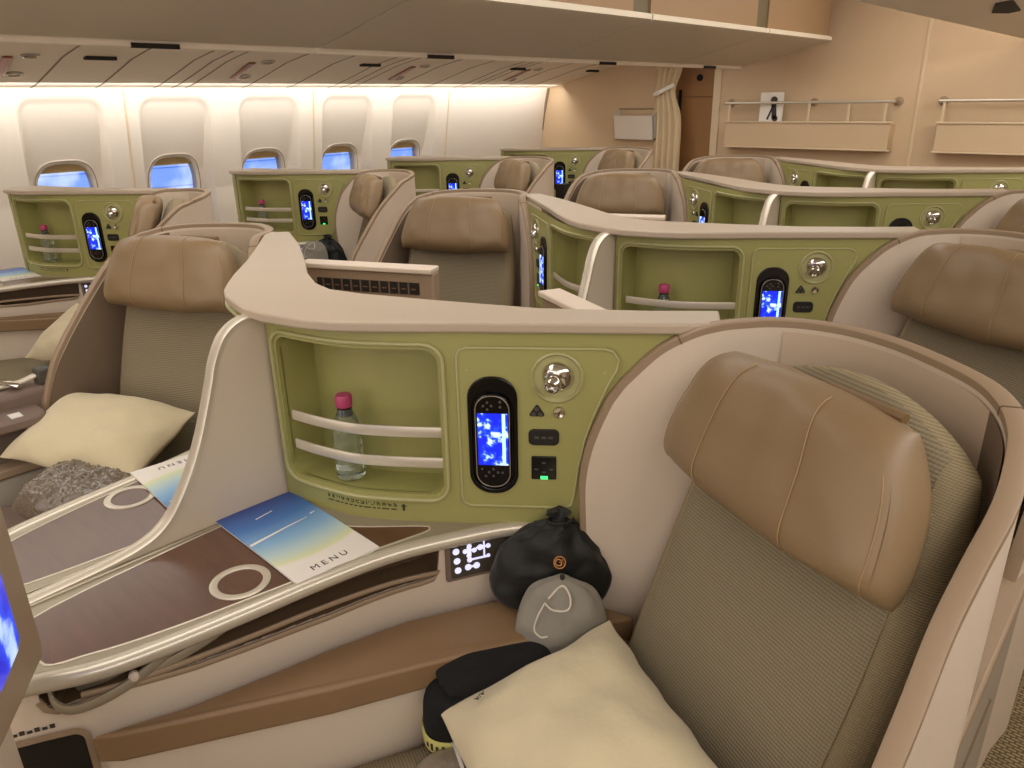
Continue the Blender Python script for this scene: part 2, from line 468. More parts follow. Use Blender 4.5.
A_SEAT = math.radians(26.1)
def seat_frame(mir):
    s = -1 if mir else 1
    fd = V(-math.sin(A_SEAT)*s, -math.cos(A_SEAT), 0); a = V(math.cos(A_SEAT), -math.sin(A_SEAT)*s, 0)
    t = math.radians(19.25); n = fd*math.cos(t)+V(0, 0, math.sin(t)); u = V(0, 0, math.cos(t))-fd*math.sin(t)
    return a, u, n, fd, V(.780*s, .789, 1.012)

def make_seat(mir, label, group):
    root = thing('business_seat', (.72, .70, 0), label, 'airline seat', group, mir)
    w = Vector(root['_w'])
    a, u, n, fd, o = seat_frame(mir)
    F = frame(o-w, a, u, n)
    # shell: inner and outer skins, cream near the console, painted shade on the back, taupe lining to the aisle side
    k0 = next(i for i, p in enumerate(RS) if p.x > .968)
    k1 = next(i for i, p in enumerate(RS) if p.x > .66)
    def skin(i0, i1):
        mb = MB(); vs = []
        for i in range(i0, i1+1):
            p, nn = RS[i], RN[i]; zb = .58 if i < 63 else .05; zb = min(zb, p.z-.001); q = p+nn*TH
            zs = [zb+(p.z-zb)*t for t in (0, .5, 1)]
            vs.append([V(p.x, p.y, z) for z in zs]+[V(q.x, q.y, z) for z in reversed(zs)])
        k = 6; flat = [v for r in vs for v in r]; fs = []
        for i in range(len(vs)-1):
            for j in range(k): fs.append((i*k+j, i*k+(j+1) % k, (i+1)*k+(j+1) % k, (i+1)*k+j))
        fs += [tuple(range(k)), tuple((len(vs)-1)*k+j for j in range(k-1, -1, -1))]
        return mb.add(flat, fs)
    build(skin(0, len(RS)-1), 'shell', M['cream'], root, mir)
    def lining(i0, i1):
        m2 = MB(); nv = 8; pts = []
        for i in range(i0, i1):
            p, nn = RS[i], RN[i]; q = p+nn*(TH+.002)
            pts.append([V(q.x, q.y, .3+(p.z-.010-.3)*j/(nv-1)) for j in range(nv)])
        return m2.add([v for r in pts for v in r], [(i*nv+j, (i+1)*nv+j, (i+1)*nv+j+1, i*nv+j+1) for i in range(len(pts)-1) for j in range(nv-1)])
    build(lining(k1, k0+1), 'back_shade_skin', M['cream_shaded'], root, mir)
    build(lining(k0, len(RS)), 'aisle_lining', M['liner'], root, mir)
    rb = MB(); rb.sweep([p+nn*TH*.5 for p, nn in zip(RS, RN)], OCT(TH*.5+.0005, .0055, .22), [nn for nn in RN])
    rim = build(rb, 'rim_trim', M['taupe'], root, mir, angle=60)
    for t in (.30, .66):
        jb = MB(); i = int(len(RS)*t); jb.sweep([RS[i]+RN[i]*TH*.5, RS[i]+RN[i]*TH*.5+(RS[i+1]-RS[i]).normalized()*.002], OCT(TH*.5+.0011, .0061, .22), [RN[i], RN[i]])
        sub(build(jb, 'rim_joint', M['brownside'], root, mir), rim)
    # backrest, headrest, cushion (local axes: a across, u up the back, n out of it)
    def child(mb, name, mt, par):
        o_ = build(mb, name+'_tmp', mt, None); me = o_.data; bpy.data.objects.remove(o_); me.name = name
        return link(name, me, None, par)
    bf = frame(o-w+n*(-.075)+u*(-.24), a, u, n)
    mb = MB(); pillow(mb, .395, .70, .045, .035, c=.10, p=9, q=.42, n=40, topc=.58)
    bk = build(mb, 'backrest', M['cloth_lit'], root, mtx=bf)
    def bp_(aa, bb, lift):
        cc = .10 if bb < 0 else .58
        x = aa*math.sqrt(1-cc*bb*bb/2); y = bb*math.sqrt(1-cc*aa*aa/2)
        return V(x*.1975, y*.35, .045*max(0, (1-abs(aa)**9)*(1-abs(bb)**9))**.42+lift)
    mb = MB(); mb.grid(30, 44, lambda u_, v_: bp_((u_-.5)*1.7, math.sin((v_-.5)*PI)*.985, .0009)); child(mb, 'backrest_face', M['cloth'], bk)
    for sx in (-1, 1):
        sb = MB(); sb.tube([bp_(sx*.85, -.98+.045*i, .0009) for i in range(43)], .0012, 6); child(sb, 'backrest_seam', M['cloth_lit'], bk)
    hb = MB(); HW, HH, HD = .366, .187, .062
    pillow(hb, HW, HH, HD, .025, c=.42, p=5, q=.40, n=44, taper=.146, wr=.007, seed=3)
    hf = frame(o-w, a, u, n)
    hd = build(hb, 'headrest', M['leather'], root, mtx=hf); hd['label'] = 'tan leather headrest cushion'
    def hp(aa, bb, lift=.0022):
        x = aa*math.sqrt(1-.42*bb*bb/2)*(1-.146*bb); y = bb*math.sqrt(1-.42*aa*aa/2)
        P = V(x*HW/2, y*HH/2, 0); pr = max(0, (1-abs(aa)**5)*(1-abs(bb)**5))**.4; P.z = HD*pr
        k = noise.noise(P*9+V(3, 0, 0))*.007+noise.noise(P*22+V(0, 3, 3))*.007*.45; P.z += k*pr
        return P+V(0, 0, lift*.2)
    for aa in (-.40, .40, -.90, .90):
        st = MB(); st.tube([hp(aa, -.95+.04*i, .006) for i in range(48)], .0008, 5); child(st, 'headrest_stitching', M['stitch'], hd)
    st = MB(); st.tube([hp(.935, -.9+.04*i, .004) for i in range(46)], .0014, 5); child(st, 'headrest_piping', M['leather'], hd)
    tb = MB(); tb.tube([V(x, .090, .002-.1*max(0, x-.1)) for x in (.015, .04, .07, .10, .118)], .0065, 8); child(tb, 'headrest_tab', M['leather2'], hd)
    cu = MB(); pillow(cu, .42, .50, .05, .07, c=.12, p=8, q=.4, n=24)
    build(cu, 'seat_cushion', M['cloth'], root, mtx=frame(V((-1 if mir else 1)*.520, .335, .475)-w, a, -fd, V(0, 0, 1)))
    # base under the cushion
    bb = MB(); bb.box(-.2, .2, -.235, .235, 0, .40)
    build(bb, 'seat_base', M['brownside'], root, mtx=frame(V((-1 if mir else 1)*.545, .365, .0)-w, a, -fd, V(0, 0, 1)), bevel=.01)
    # ledge beside the cushion (inner armrest) with its riser
    zt = lambda x, y: .645+.035*max(0, min(1, (.65-y)/.45))
    front = [(.205, .165), (.227, .187), (.346, .416), (.402, .546), (.466, .676), (.52, .772), (.56, .83)]
    back = [(.46, .812), (.43, .792), (.385, .752), (.343, .68), (.303, .59), (.277, .48), (.26, .365), (.243, .27), (.222, .2)]
    lb = MB(); lb.prism(front+back, lambda x, y: zt(x, y)-.045, zt)
    build(lb, 'side_ledge', M['ledge'], root, mir, bevel=.008, segs=3)
    rsr = MB(); fi = [(x-.02, y+.008) for x, y in front]
    rsr.prism(fi+back, .05, lambda x, y: zt(x, y)-.044)
    build(rsr, 'ledge_riser', M['cream'], root, mir)
    # aisle-side armrest and low side panel
    ab = MB(); ab.box(.975, 1.05, .35, .53, .45, .757)
    ar = build(ab, 'armrest', M['armgrey'], root, mir, bevel=.02, segs=3)
    pb = MB(); pb.prism(rr(.880, .985, .315, .475, .03), .690, .716)
    sub(build(pb, 'armrest_lid', M['armgrey'], root, mir, bevel=.006), ar)
    tb = MB(); tb.box(.90, .935, .40, .425, .716, .7175)
    sub(build(tb, 'armrest_label', M['yellowtag'], root, mir), ar)
    fb = MB(); fb.prism(rr(.70, .90, .10, .36, .03), .30, .515)
    fr_ = build(fb, 'footwell_side', M['armgrey'], root, mir, bevel=.01)
    tb = MB(); tb.box(.76, .80, .24, .275, .5145, .5165)
    sub(build(tb, 'footwell_label', M['yellowtag'], root, mir), fr_)
    sp = MB(); sp.prism([(.935, .62), (.935, .05), (.985, -.02), (.985, .62)], .03, .56)
    build(sp, 'aisle_panel', M['sidegrey'], root, mir, bevel=.008)
    sp = MB(); sp.box(.984, .988, .12, .40, .36, .366); build(sp, 'panel_groove', M['brownside'], root, mir)
    sp = MB(); sp.prism([(.93, .62), (.93, .04), (.992, -.04), (.992, .62)], .56, .585)
    build(sp, 'aisle_panel_cap', M['taupe'], root, mir, bevel=.006)
    # belt on the armrest
    if not mir:
        pb = MB(); pb.box(.935, .978, .105, .15, .585, .99); build(pb, 'shroud_post', M['brownside'], root, mir, bevel=.005)
        pb = MB(); pb.box(.90, .955, .02, .10, .585, .97); build(pb, 'shroud_slot', M['dark'], root, mir)
    if mir:
        sb = MB(); bx = 1.005
        sb.box(bx-.025, bx+.015, .492, .527, .754, .795)
        blt = build(sb, 'belt_buckle', M['rubber'], root, mir, bevel=.006)
        sb = MB(); sb.sweep([V(bx-.005, .495, .778), V(bx, .46, .768), V(bx+.005, .42, .766), V(bx+.02, .375, .763)], OCT(.012, .004), V(1, 0, 0))
        sub(build(sb, 'belt_tongue', M['silver'], root, mir), blt)
        sb = MB(); sb.sweep([V(bx-.03, .45, .768), V(bx, .43, .775), V(bx+.03, .42, .768)], OCT(.010, .003), V(0, 1, 0))
        sub(build(sb, 'belt_latch', M['chrome'], root, mir), blt)
    return root

def on_panel(mb, poly, o0, o1): return mb.prism(poly, o0, o1, mp=lambda s, z, o: PP(s, z, o))

def make_console(mir, label, group, end=False):
    root = thing('seat_console', (.30, .66, 0), label, 'seat console', group, mir)
    rims = [(PANEL.near(x, y), z) for x, y, z in RIM[:10]]
    outer = [(.0, .765), (rims[0][0]+.01, .765)] + [(s+.012, z) for s, z in rims if z > .77] + [(.64, 1.0895), (.0, 1.0895)]
    cub = rr(.019, .304, .820, 1.061, .022)
    bowl = circ(.4797, 1.0215, .034, 24)
    mb = MB(); plate(mb, outer, [cub, bowl], PP, CUTS, [(cub, 0, -.01)])
    gp = build(mb, 'green_panel', M['green'], root, mir, angle=30)
    # raised bead round the cubby
    mb = MB(); L = dense(rr(.011, .312, .811, 1.070, .03), CUTS)
    mb.sweep([PP(s, z, .0015) for s, z in L], OCT(.004, .003), [(PP(s, z, 1)-PP(s, z, 0)) for s, z in L], closed=True)
    sub(build(mb, 'cubby_bead', M['greenrim'], root, mir, angle=60), gp)
    mb = MB(); plate(mb, cub, [], PP, CUTS, [(cub, -.008, -.075)], o0=-.075)
    cb = build(mb, 'storage_cubby', M['green'], root, mir, angle=30)
    for zc in (.925, .873):
        mb = MB(); ss = [.03+.0137*i for i in range(21)]
        mb.sweep([PP(s, zc, -.008) for s in ss], OCT(.0022, .0085), [PP(s, zc, 1)-PP(s, zc, 0) for s in ss])
        build(mb, 'cubby_rail', M['silver'], root, mir, angle=60)
    # control plate
    pl = [(.333, .822), (.336, .811), (.345, .806), (.492, .806), (.503, .811), (.507, .83), (.513, .88), (.522, .925), (.535, .965), (.553, 1.01), (.566, 1.035), (.568, 1.05), (.560, 1.062), (.548, 1.066), (.347, 1.066), (.337, 1.062), (.333, 1.052)]
    mb = MB(); plate(mb, pl, [bowl], PP, (), [(pl, .003, -.001), (bowl, .003, -.002)], o0=.003)
    cp = build(mb, 'control_plate', M['green'], root, mir, angle=30)
    mb = MB(); mb.sweep([PP(s, z, .003) for s, z in pl], OCT(.0018, .0018), [PP(s, z, 1)-PP(s, z, 0) for s, z in pl], closed=True)
    for s, z in ((.347, 1.032), (.548, 1.03)): mb.lathe([(.0022, .003), (.0022, .0036)], PP(s, z), PP(s, z, 1)-PP(s, z, 0), 8)
    sub(build(mb, 'plate_bead', M['greenrim'], root, mir, angle=60), cp)
    # lamp
    c = PP(.4797, 1.0215); nn = (PP(.48, 1, 1)-PP(.48, 1, 0)).normalized()
    mb = MB(); mb.lathe([(.0385, .002), (.0395, .0045), (.037, .007), (.034, .004), (.031, -.008), (.022, -.018), (0, -.021)], c, nn, 28)
    lp = build(mb, 'reading_lamp', M['greenrim'], root, mir)
    aim = (nn+V(-.35 if not mir else -.35, 0, -.35)).normalized()
    mb = MB(); mb.lathe([(0, -.02), (.019, -.016), (.026, -.004), (.0255, .003), (.021, .010), (.016, .013), (.013, .0135), (.0128, .022), (.011, .025), (.009, .0255), (.008, .02), (0, .02)], c-nn*.002, aim, 24)
    lh = build(mb, 'lamp_head', M['chrome'], root, mir); sub(lh, lp); lh['label'] = 'chrome swivelling lamp head'
    # sockets and buttons
    mb = MB(); on_panel(mb, [(.4405, .9605), (.4600, .9605), (.4615, .9635), (.4520, .9785), (.4490, .9785), (.4390, .9635)], .002, .0055)
    hs = build(mb, 'headphone_socket', M['blackmat'], root, mir, bevel=.001)
    mb = MB()
    for s, z in ((.450, .9725), (.4455, .9645), (.4555, .9645)): mb.lathe([(.0033, .0055), (.0036, .0068), (.0022, .0068), (.0018, .006)], PP(s, z), nn, 10)
    sub(build(mb, 'socket_ring', M['rubber'], root, mir), hs)
    mb = MB(); mb.lathe([(.0092, .002), (.0092, .006), (.0075, .0085), (.005, .008), (0, .0072)], PP(.483, .968), nn, 18)
    build(mb, 'call_button', M['chrome'], root, mir)
    mb = MB(); on_panel(mb, rr(.4375, .4835, .9135, .9395, .008), .002, .006)
    ub = build(mb, 'usb_port', M['blackmat'], root, mir, bevel=.001)
    mb = MB()
    for s in (.450, .4605, .471): on_panel(mb, rr(s-.0035, s+.0035, .9245, .9285, .001, 2), .006, .0066)
    sub(build(mb, 'port_slot', M['rubber'], root, mir), ub)
    mb = MB(); on_panel(mb, rr(.4415, .4795, .8555, .8945, .002), .002, .005)
    pb = build(mb, 'power_socket', M['black'], root, mir, bevel=.001)
    mb = MB(); on_panel(mb, [(.4555, .8565), (.4665, .8565), (.4665, .8615), (.4555, .8615)], .005, .0058)
    sub(build(mb, 'socket_light', M['led'], root, mir), pb)
    mb = MB()
    for s, z in ((.4605, .884), (.449, .873), (.472, .873), (.4605, .868)): on_panel(mb, rr(s-.003, s+.003, z-.0014, z+.0014, .0006, 2), .005, .0054)
    sub(build(mb, 'socket_slot', M['rubber'], root, mir), pb)
    # dock of the handset
    mb = MB(); dk = rr(.3465, .4215, .830, 1.0225, .034, 8); inn = rr(.3535, .4145, .838, 1.0, .029, 8)
    plate(mb, dk, [inn], PP, (), [(dk, .007, .0), (inn, .007, .001)], o0=.007); plate(mb, inn, [], PP, (), o0=.0032)
    build(mb, 'handset_dock', M['black'], root, mir, bevel=.0015)
    # notice printed under the cubby
    mb = MB(); rnd = random.Random(4)
    for i in range(14):
        s = .100+.0092*i
        for kx in range(3):
            for kz in range(3):
                if rnd.random() < .62: on_panel(mb, [(s+kx*.0021, .7965+kz*.0021), (s+kx*.0021+.0017, .7965+kz*.0021), (s+kx*.0021+.0017, .7965+kz*.0021+.0016), (s+kx*.0021, .7965+kz*.0021+.0016)], .0002, .0005)
    x = .100
    while x < .222:
        wd = rnd.uniform(.004, .013); on_panel(mb, [(x, .7905), (x+wd, .7905), (x+wd, .7925), (x, .7925)], .0002, .0005); x += wd+.003
    on_panel(mb, [(.2345, .790), (.2385, .790), (.2385, .797), (.2415, .797), (.2365, .8025), (.2315, .797), (.2345, .797)], .0002, .0005)
    build(mb, 'printed_notice', M['inkgreen'], root, mir)
    # back of the console
    inner = [(-.0, .712), (.067, .728), (.206, .779), (.36, .842), (.50, .93), (.56, .985)]
    mb = MB(); n = len(inner)
    mb.prism([(x, y-.012) for x, y in inner]+[(x, y) for x, y in reversed(inner)], .10, 1.09)
    build(mb, 'console_back', M['cream'], root, mir)
    if end:
        mb = MB(); mb.box(-.02, .008, .575, .71, .10, 1.09)
        build(mb, 'end_panel', M['green'], root, mir)
    # wall under the table with its niche
    EP = lambda s, z, off=0.: EDGE.at(s, off-.012, z)
    ec = [.05+.025*i for i in range(36)]
    nich = [(.157, .752), (.155, .735), (.160, .722), (.172, .716), (.244, .727), (.336, .713), (.519, .697), (.67, .6965), (.688, .699), (.698, .709), (.703, .752)]
    mb = MB(); plate(mb, [(.04, .05), (.92, .05), (.92, .758), (.04, .758)], [nich], EP, ec, [(nich, 0, -.006)])
    fa = build(mb, 'table_fascia', M['cream'], root, mir, angle=30)
    mb = MB(); plate(mb, nich, [], EP, ec, [(nich, -.004, -.06)], o0=-.06)
    ni = build(mb, 'storage_niche', M['niche'], root, mir, angle=30)
    mb = MB(); L = dense(nich[1:-1], ec)[:-1]
    L = [p for p in L if True]
    mb.sweep([EP(s, z-.003, .001) for s, z in L], OCT(.003, .004), [EP(s, z, 1)-EP(s, z, 0) for s, z in L])
    sub(build(mb, 'niche_rim', M['taupe'], root, mir, angle=60), ni)
    # folded table arms lying in the niche
    mb = MB()
    mb.sweep(cr([EP(.165, .750, -.02), EP(.170, .728, .002), EP(.195, .718, .010), EP(.25, .730, .010), EP(.33, .752, -.008)], 6), OCT(.003, .0065), None)
    mb.sweep(cr([EP(.19, .728, -.02), EP(.24, .742, -.008), EP(.30, .754, -.015)], 5), OCT(.003, .0065), None)
    mb.sweep(cr([EP(.235, .722, .0), EP(.30, .731, -.002), EP(.36, .740, -.006), EP(.41, .750, -.015)], 5), OCT(.003, .0065), None)
    ta = build(mb, 'folded_table_arm', M['satin'], root, mir, angle=60)
    mb = MB(); mb.lathe([(.006, 0), (.007, .006), (.004, .010), (0, .011)], EP(.262, .737, .002), EP(.26, .73, 1)-EP(.26, .73, 0), 12)
    sub(build(mb, 'arm_knob', M['cream'], root, mir), ta)
    # lower locker under the niche and small lettering beside it
    mb = MB(); lk = rr(.10, .192, .56, .676, .012)
    plate(mb, rr(.092, .200, .552, .685, .018), [lk], EP, ec, [(lk, .004, -.004)], o0=.004)
    lo = build(mb, 'locker_frame', M['taupe'], root, mir, angle=30)
    mb = MB(); plate(mb, lk, [], EP, ec, o0=.0015)
    sub(build(mb, 'locker_door', M['blackmat'], root, mir), lo)
    mb = MB()
    for i in range(6): mb.prism([(.118+.008*i, .690), (.1235+.008*i, .690), (.1235+.008*i, .694+(i % 2)*.002), (.118+.008*i, .694+(i % 2)*.002)], .0003, .001, mp=EP)
    build(mb, 'locker_lettering', M['ink'], root, mir)
    # seat control panel
    fc = [.70+.008*i for i in range(18)]; q_ = rr(.710, .835, .685, .7545, .004); mb = MB(); plate(mb, q_, [], EP, fc, [(q_, .004, -.002)], o0=.004); sp = build(mb, 'seat_control_panel', M['armgrey'], root, mir)
    q_ = rr(.718, .832, .690, .7495, .003); mb = MB(); plate(mb, q_, [], EP, fc, [(q_, .005, .003)], o0=.005); g2 = build(mb, 'control_glass', M['plate'], root, mir); sub(g2, sp)
    mb = MB()
    for s, z, r_ in ((.727, .739, .0055), (.728, .7215, .0055), (.729, .704, .0055), (.749, .744, .004), (.742, .736, .004), (.757, .735, .004), (.748, .727, .004), (.749, .719, .0045), (.746, .706, .0055), (.760, .706, .0055), (.767, .738, .005), (.780, .738, .004), (.780, .720, .003)):
        mb.prism(circ(s, z, r_, 12), .004, .0064, mp=EP)
    for s0, s1, z0, z1 in ((.750, .778, .7175, .7205), (.745, .752, .727, .744), (.742, .757, .7345, .7375), (.760, .78, .737, .7395), (.772, .7745, .718, .748), (.746, .760, .7045, .7075)):
        mb.prism([(s0, z0), (s1, z0), (s1, z1), (s0, z1)], .005, .0062, mp=EP)
    sub(build(mb, 'control_icons', M['icon'], root, mir), sp)
    return root

def make_handset(mir, label, group):
    root = thing('remote_handset', PP(.384, .838), label, 'remote control', group, mir)
    mb = MB(); on_panel(mb, rr(.3562, .4118, .842, .9965, .024, 8), .0034, .011)
    build(mb, 'handset_body', M['black'], root, mir, bevel=.003, segs=3)
    mb = MB(); L = rr(.3585, .4095, .8445, .994, .023, 8)
    mb.sweep([PP(s, z, .0108) for s, z in L], OCT(.0006, .0006), [PP(s, z, 1)-PP(s, z, 0) for s, z in L], closed=True)
    build(mb, 'handset_trim', M['satin'], root, mir)
    mb = MB(); on_panel(mb, [(.3615, .8815), (.4075, .8815), (.4075, .9665), (.3615, .9665)], .0105, .0116)
    o = build(mb, 'handset_screen', M['screen'], root, mir); o['label'] = 'lit blue map screen'
    mb = MB(); on_panel(mb, [(.3985, .8818), (.4035, .8818), (.4035, .9662), (.3985, .9662)], .0110, .0119)
    build(mb, 'screen_sidebar', M['sidebar'], root, mir)
    for s, z in ((.377, .984), (.371, .9785), (.383, .9785), (.377, .973), (.396, .985), (.396, .977), (.3665, .8745), (.377, .869), (.384, .863), (.391, .869), (.398, .869), (.384, .8745), (.372, .8625)):
        mb = MB(); on_panel(mb, circ(s, z, .0021, 8), .0105, .0118); build(mb, 'handset_button', M['rubber'], root, mir)
    return root

def make_table(mir, label, group, wide=False):
    root = thing('side_table', (.15, .40, 0), label, 'side table', group, mir)
    x0 = -.16 if wide else .013
    out = [EDGE.at(s, -.004) for s in [.14+.02*i for i in range(39)]]
    poly = [(p.x, p.y) for p in out] + [(.43, .80), (.40, .782), (.322, .722), (.25, .668), (.2, .634), (.1, .597), (.02, .581), (x0, .58), (x0, out[0].y+.008)]
    mb = MB(); mb.prism(poly, .757, .7715)
    build(mb, 'table_top', M['satin'], root, mir, bevel=.002)
    mb = MB(); mb.sweep([EDGE.at(s, -.002, .7655) for s in [.135+.02*i for i in range(39)]], OCT(.012, .0105, .5))
    build(mb, 'table_edge', M['silver'], root, mir, angle=70)
    wd = [(.05, .165), (.10, .155), (.158, .150), (.178, .19), (.195, .236), (.212, .30), (.225, .364), (.245, .47), (.262, .56), (.283, .645), (.281, .662), (.265, .656), (.19, .590), (.113, .542), (.03, .530), (.022, .5), (.03, .32)]
    mb = MB(); mb.prism(cr2(wd), .7705, .7722)
    build(mb, 'wood_inlay', M['wood'], root, mir)
    wl = cr2(wd)
    mb = MB(); mb.sweep([V(x, y, .7720) for x, y in wl], OCT(.0016, .0009), closed=True)
    build(mb, 'inlay_line', M['silver'], root, mir, angle=60)
    mb = MB(); mb.sweep([V(.185+.036*math.cos(t), .392+.036*math.sin(t), .7727) for t in [2*PI*i/40 for i in range(40)]], OCT(.0055, .0016), closed=True)
    build(mb, 'cup_ring', M['silver'], root, mir, angle=60)
    return root

def cr2(pts, n=4):
    P = [V(x, y, 0) for x, y in pts]; o = []
    for i in range(len(P)):
        a, b, c, d = P[i-1], P[i], P[(i+1) % len(P)], P[(i+2) % len(P)]
        for k in range(n):
            t = k/n; q = .5*((2*b)+(c-a)*t+(2*a-5*b+4*c-d)*t*t+(-a+3*b-3*c+d)*t**3); o.append((q.x, q.y))
    return o

def make_monitor(mir, label, group):
    root = thing('seat_monitor', (.30, .06, 0), label, 'monitor', group, mir)
    o = V(.176, .150, 0); t = V(.913, -.408, 0); nn = V(.408, .913, 0)
    mp = lambda x, z, d: o+t*x+nn*d+V(0, 0, z)
    mb = MB(); mb.prism([(-.005, .812), (-.005, 1.045), (.33, 1.045), (.33, .90), (.21, .85), (.01, .800)], -.035, 0, mp=mp)
    build(mb, 'housing', M['taupe'], root, mir, bevel=.005, segs=3)
    mb = MB(); mb.prism([(.074, .878), (.070, 1.022), (.31, 1.022), (.31, .925), (.16, .883), (.09, .872)], .0, .002, mp=mp)
    build(mb, 'screen', M['bigscreen'], root, mir)
    cap = MB(); cap.prism([(-.004, 1.044), (-.004, 1.056), (.335, 1.056), (.335, 1.044)], -.045, .004, mp=mp)
    build(cap, 'top_cap', M['cream'], root, mir, bevel=.003)
    vb = MB(); vb.prism([(.03, .995), (.03, 1.022), (.29, 1.022), (.29, .995)], -.0375, -.0345, mp=mp)
    v = build(vb, 'vent_strip', M['blackmat'], root, mir)
    gb = MB()
    for i in range(10):
        x = .053+.0242*i; gb.prism([(x, .995), (x, 1.022), (x+.004, 1.022), (x+.004, .995)], -.039, -.037, mp=mp)
        gb.prism([(x-.015, 1.006), (x-.015, 1.0085), (x-.004, 1.0085), (x-.004, 1.006)], -.039, -.037, mp=mp)
    sub(build(gb, 'vent_bars', M['brownside'], root, mir), v)
    sb = MB(); sb.prism([(.05, .05), (.05, .83), (.31, .87), (.31, .05)], -.075, -.036, mp=mp)
    build(sb, 'support_panel', M['cream'], root, mir, bevel=.006)
    return root

def make_shelf(kind, label, group):
    right = [(.612, .932), (.568, .895), (.458, .811), (.322, .708), (.25, .650), (.20, .613), (.175, .596), (.13, .575), (.084, .563), (.045, .554)]
    rin = [(.067, .728), (.206, .779), (.36, .842), (.50, .935), (.575, .995)]
    if kind == 'pair':
        left = [(.0, .553), (-.041, .561), (-.10, .575), (-.145, .596), (-.19, .627), (-.25, .672), (-.351, .755), (-.50, .868), (-.640, .970)]
        lin_ = [(-.595, 1.010), (-.42, .925), (-.236, .820), (-.15, .767), (-.059, .725), (0, .714)]
        poly = right+left+lin_+rin
    else:
        poly = right+[(0, .558), (-.02, .562), (-.03, .58), (-.03, .70), (0, .714)]+rin
    mb = MB(); mb.prism(poly, 1.0890, 1.1055)
    o = build(mb, 'console_shelf', M['slab'], None, base=(.1, .65, 1.0890), bevel=.004, segs=3)
    return tag(o, label, 'shelf', group)

def make_fin(label, group):
    prof = [(.584, 1.0905), (.56, 1.0905), (.545, 1.0905), (.526, 1.083), (.510, 1.070), (.499, 1.053), (.488, 1.03), (.481, 1.008), (.468, .972), (.452, .93), (.432, .887), (.408, .846), (.385, .815), (.36, .795), (.335, .785), (.302, .779), (.25, .775), (.176, .772), (.14, .771)]
    root = thing('privacy_divider', (0, .45, 0), label, 'divider', group)
    mb = MB(); poly = prof+[(.14, .76), (.584, .76)]
    mb.prism(poly, -.009, .009, mp=lambda y, z, x: V(x, y, z))
    build(mb, 'divider_panel', M['fin'], root)
    mb = MB(); P = cr([V(0, y, z-.002) for y, z in prof], 4)
    mb.sweep(P, OCT(.0125, .005), V(1, 0, 0))
    build(mb, 'divider_edge', M['silver'], root, angle=60)
    mb = MB()
    for sx in (-1, 1): mb.sweep([V(sx*.018, y, .7725) for y in (.15, .25, .35, .45, .57)], OCT(.003, .002), V(1, 0, 0))
    mb.box(-.012, .012, .14, .58, .05, .772)
    build(mb, 'divider_foot', M['satin'], root)
    return root

# ---------------- place the suites
ROWN = ['', 'nearest', 'second', 'third', 'last']
SEATG, CONG, HANG, TABG, SHG, MONG = 'business seats in angled rows', 'green seat consoles', 'handsets docked in the green consoles', 'side tables between the seats', 'console shelves', 'monitors behind the seats'
seatR = make_seat(False, 'large tan seat in the right foreground with cream pillow', SEATG)
dup(seatR, ROW(2), 'tan seat at the right edge, directly behind the foreground seat', SEATG, skip=('armrest',))
dup(seatR, ROW(3), 'tan seat cut by the right edge, two rows behind the foreground seat', SEATG)
seatL = make_seat(True, 'tan seat at left with cream pillow, beyond the beige divider', SEATG)
dup(seatL, ROW(2), 'tan seat in the middle of the picture, facing forward behind the nearest shelf', SEATG)
dup(seatL, ROW(3), 'tan seat right of the middle, second behind the nearest shelf', SEATG)
dup(seatL, ROW(4), 'rearmost tan centre seat below the booklet on the bulkhead rack', SEATG)
wl = ['', 'tan window seat beside the leftmost green console', 'tan window seat beside the second green console from the left', 'tan window seat beside the third green window console', 'tan window seat under the white wall pocket']
for i in range(1, 5): dup(seatR, WS+ROW(i), wl[i], SEATG, skip=('armrest',) if i == 1 else ())

conR = make_console(False, 'large green console in the centre foreground above the menu', CONG)
cl = ['', '', 'green console at right with lit handset, behind the foreground seat rim', 'third green console on the right, handset half hidden by the shelf in front', 'rearmost green console at the right edge below the bulkhead racks']
for i in (2, 3, 4): dup(conR, ROW(i), cl[i], CONG)
conL = make_console(True, 'console hidden behind the beige divider, beside the left seat with pillow', CONG)
cl = ['', '', 'green console seen edge-on beside the middle tan seat', 'green console seen edge-on below the booklet, beside the third centre seat', 'rearmost edge-on green console under the long bulkhead rack']
for i in (2, 3, 4): dup(conL, ROW(i), cl[i], CONG)
conW = make_console(False, 'proto', CONG, end=True)
cl = ['', 'leftmost green console by the first window', 'second green window console with pink-capped bottle and black bag beside it', 'third green window console, below the fifth window', 'last green window console by the white bulkhead corner']
for i in range(1, 5):
    if i == 1: conW.location += WS; conW['label'] = cl[1]
    else: dup(conW, ROW(i), cl[i], CONG)

hR = make_handset(False, 'lit handset in the large foreground console', HANG)
dup(hR, ROW(2), 'lit handset in the second right-hand console, right of the pink-capped bottle', HANG)
dup(hR, ROW(3), 'dark handset top peeking over the shelf at far right, third row', HANG, skip=('handset_button',))
hl = ['', 'lit handset in the leftmost window console', 'lit handset in the second window console, above the black bag', 'lit handset in the third window console, half hidden by a seat', 'lit handset in the last window console near the bulkhead']
for i in range(1, 5): dup(hR, WS+ROW(i), hl[i], HANG, skip=('handset_button',) if i > 2 else ())
hL = make_handset(True, 'handset seen edge-on beside the middle tan seat', HANG); hL.location += ROW(2)
dup(hL, ROW(2), 'handset seen edge-on in the third centre console', HANG, skip=('handset_button',))
dup(hL, ROW(3), 'dark handset top in the rearmost edge-on console', HANG, skip=('handset_button',))

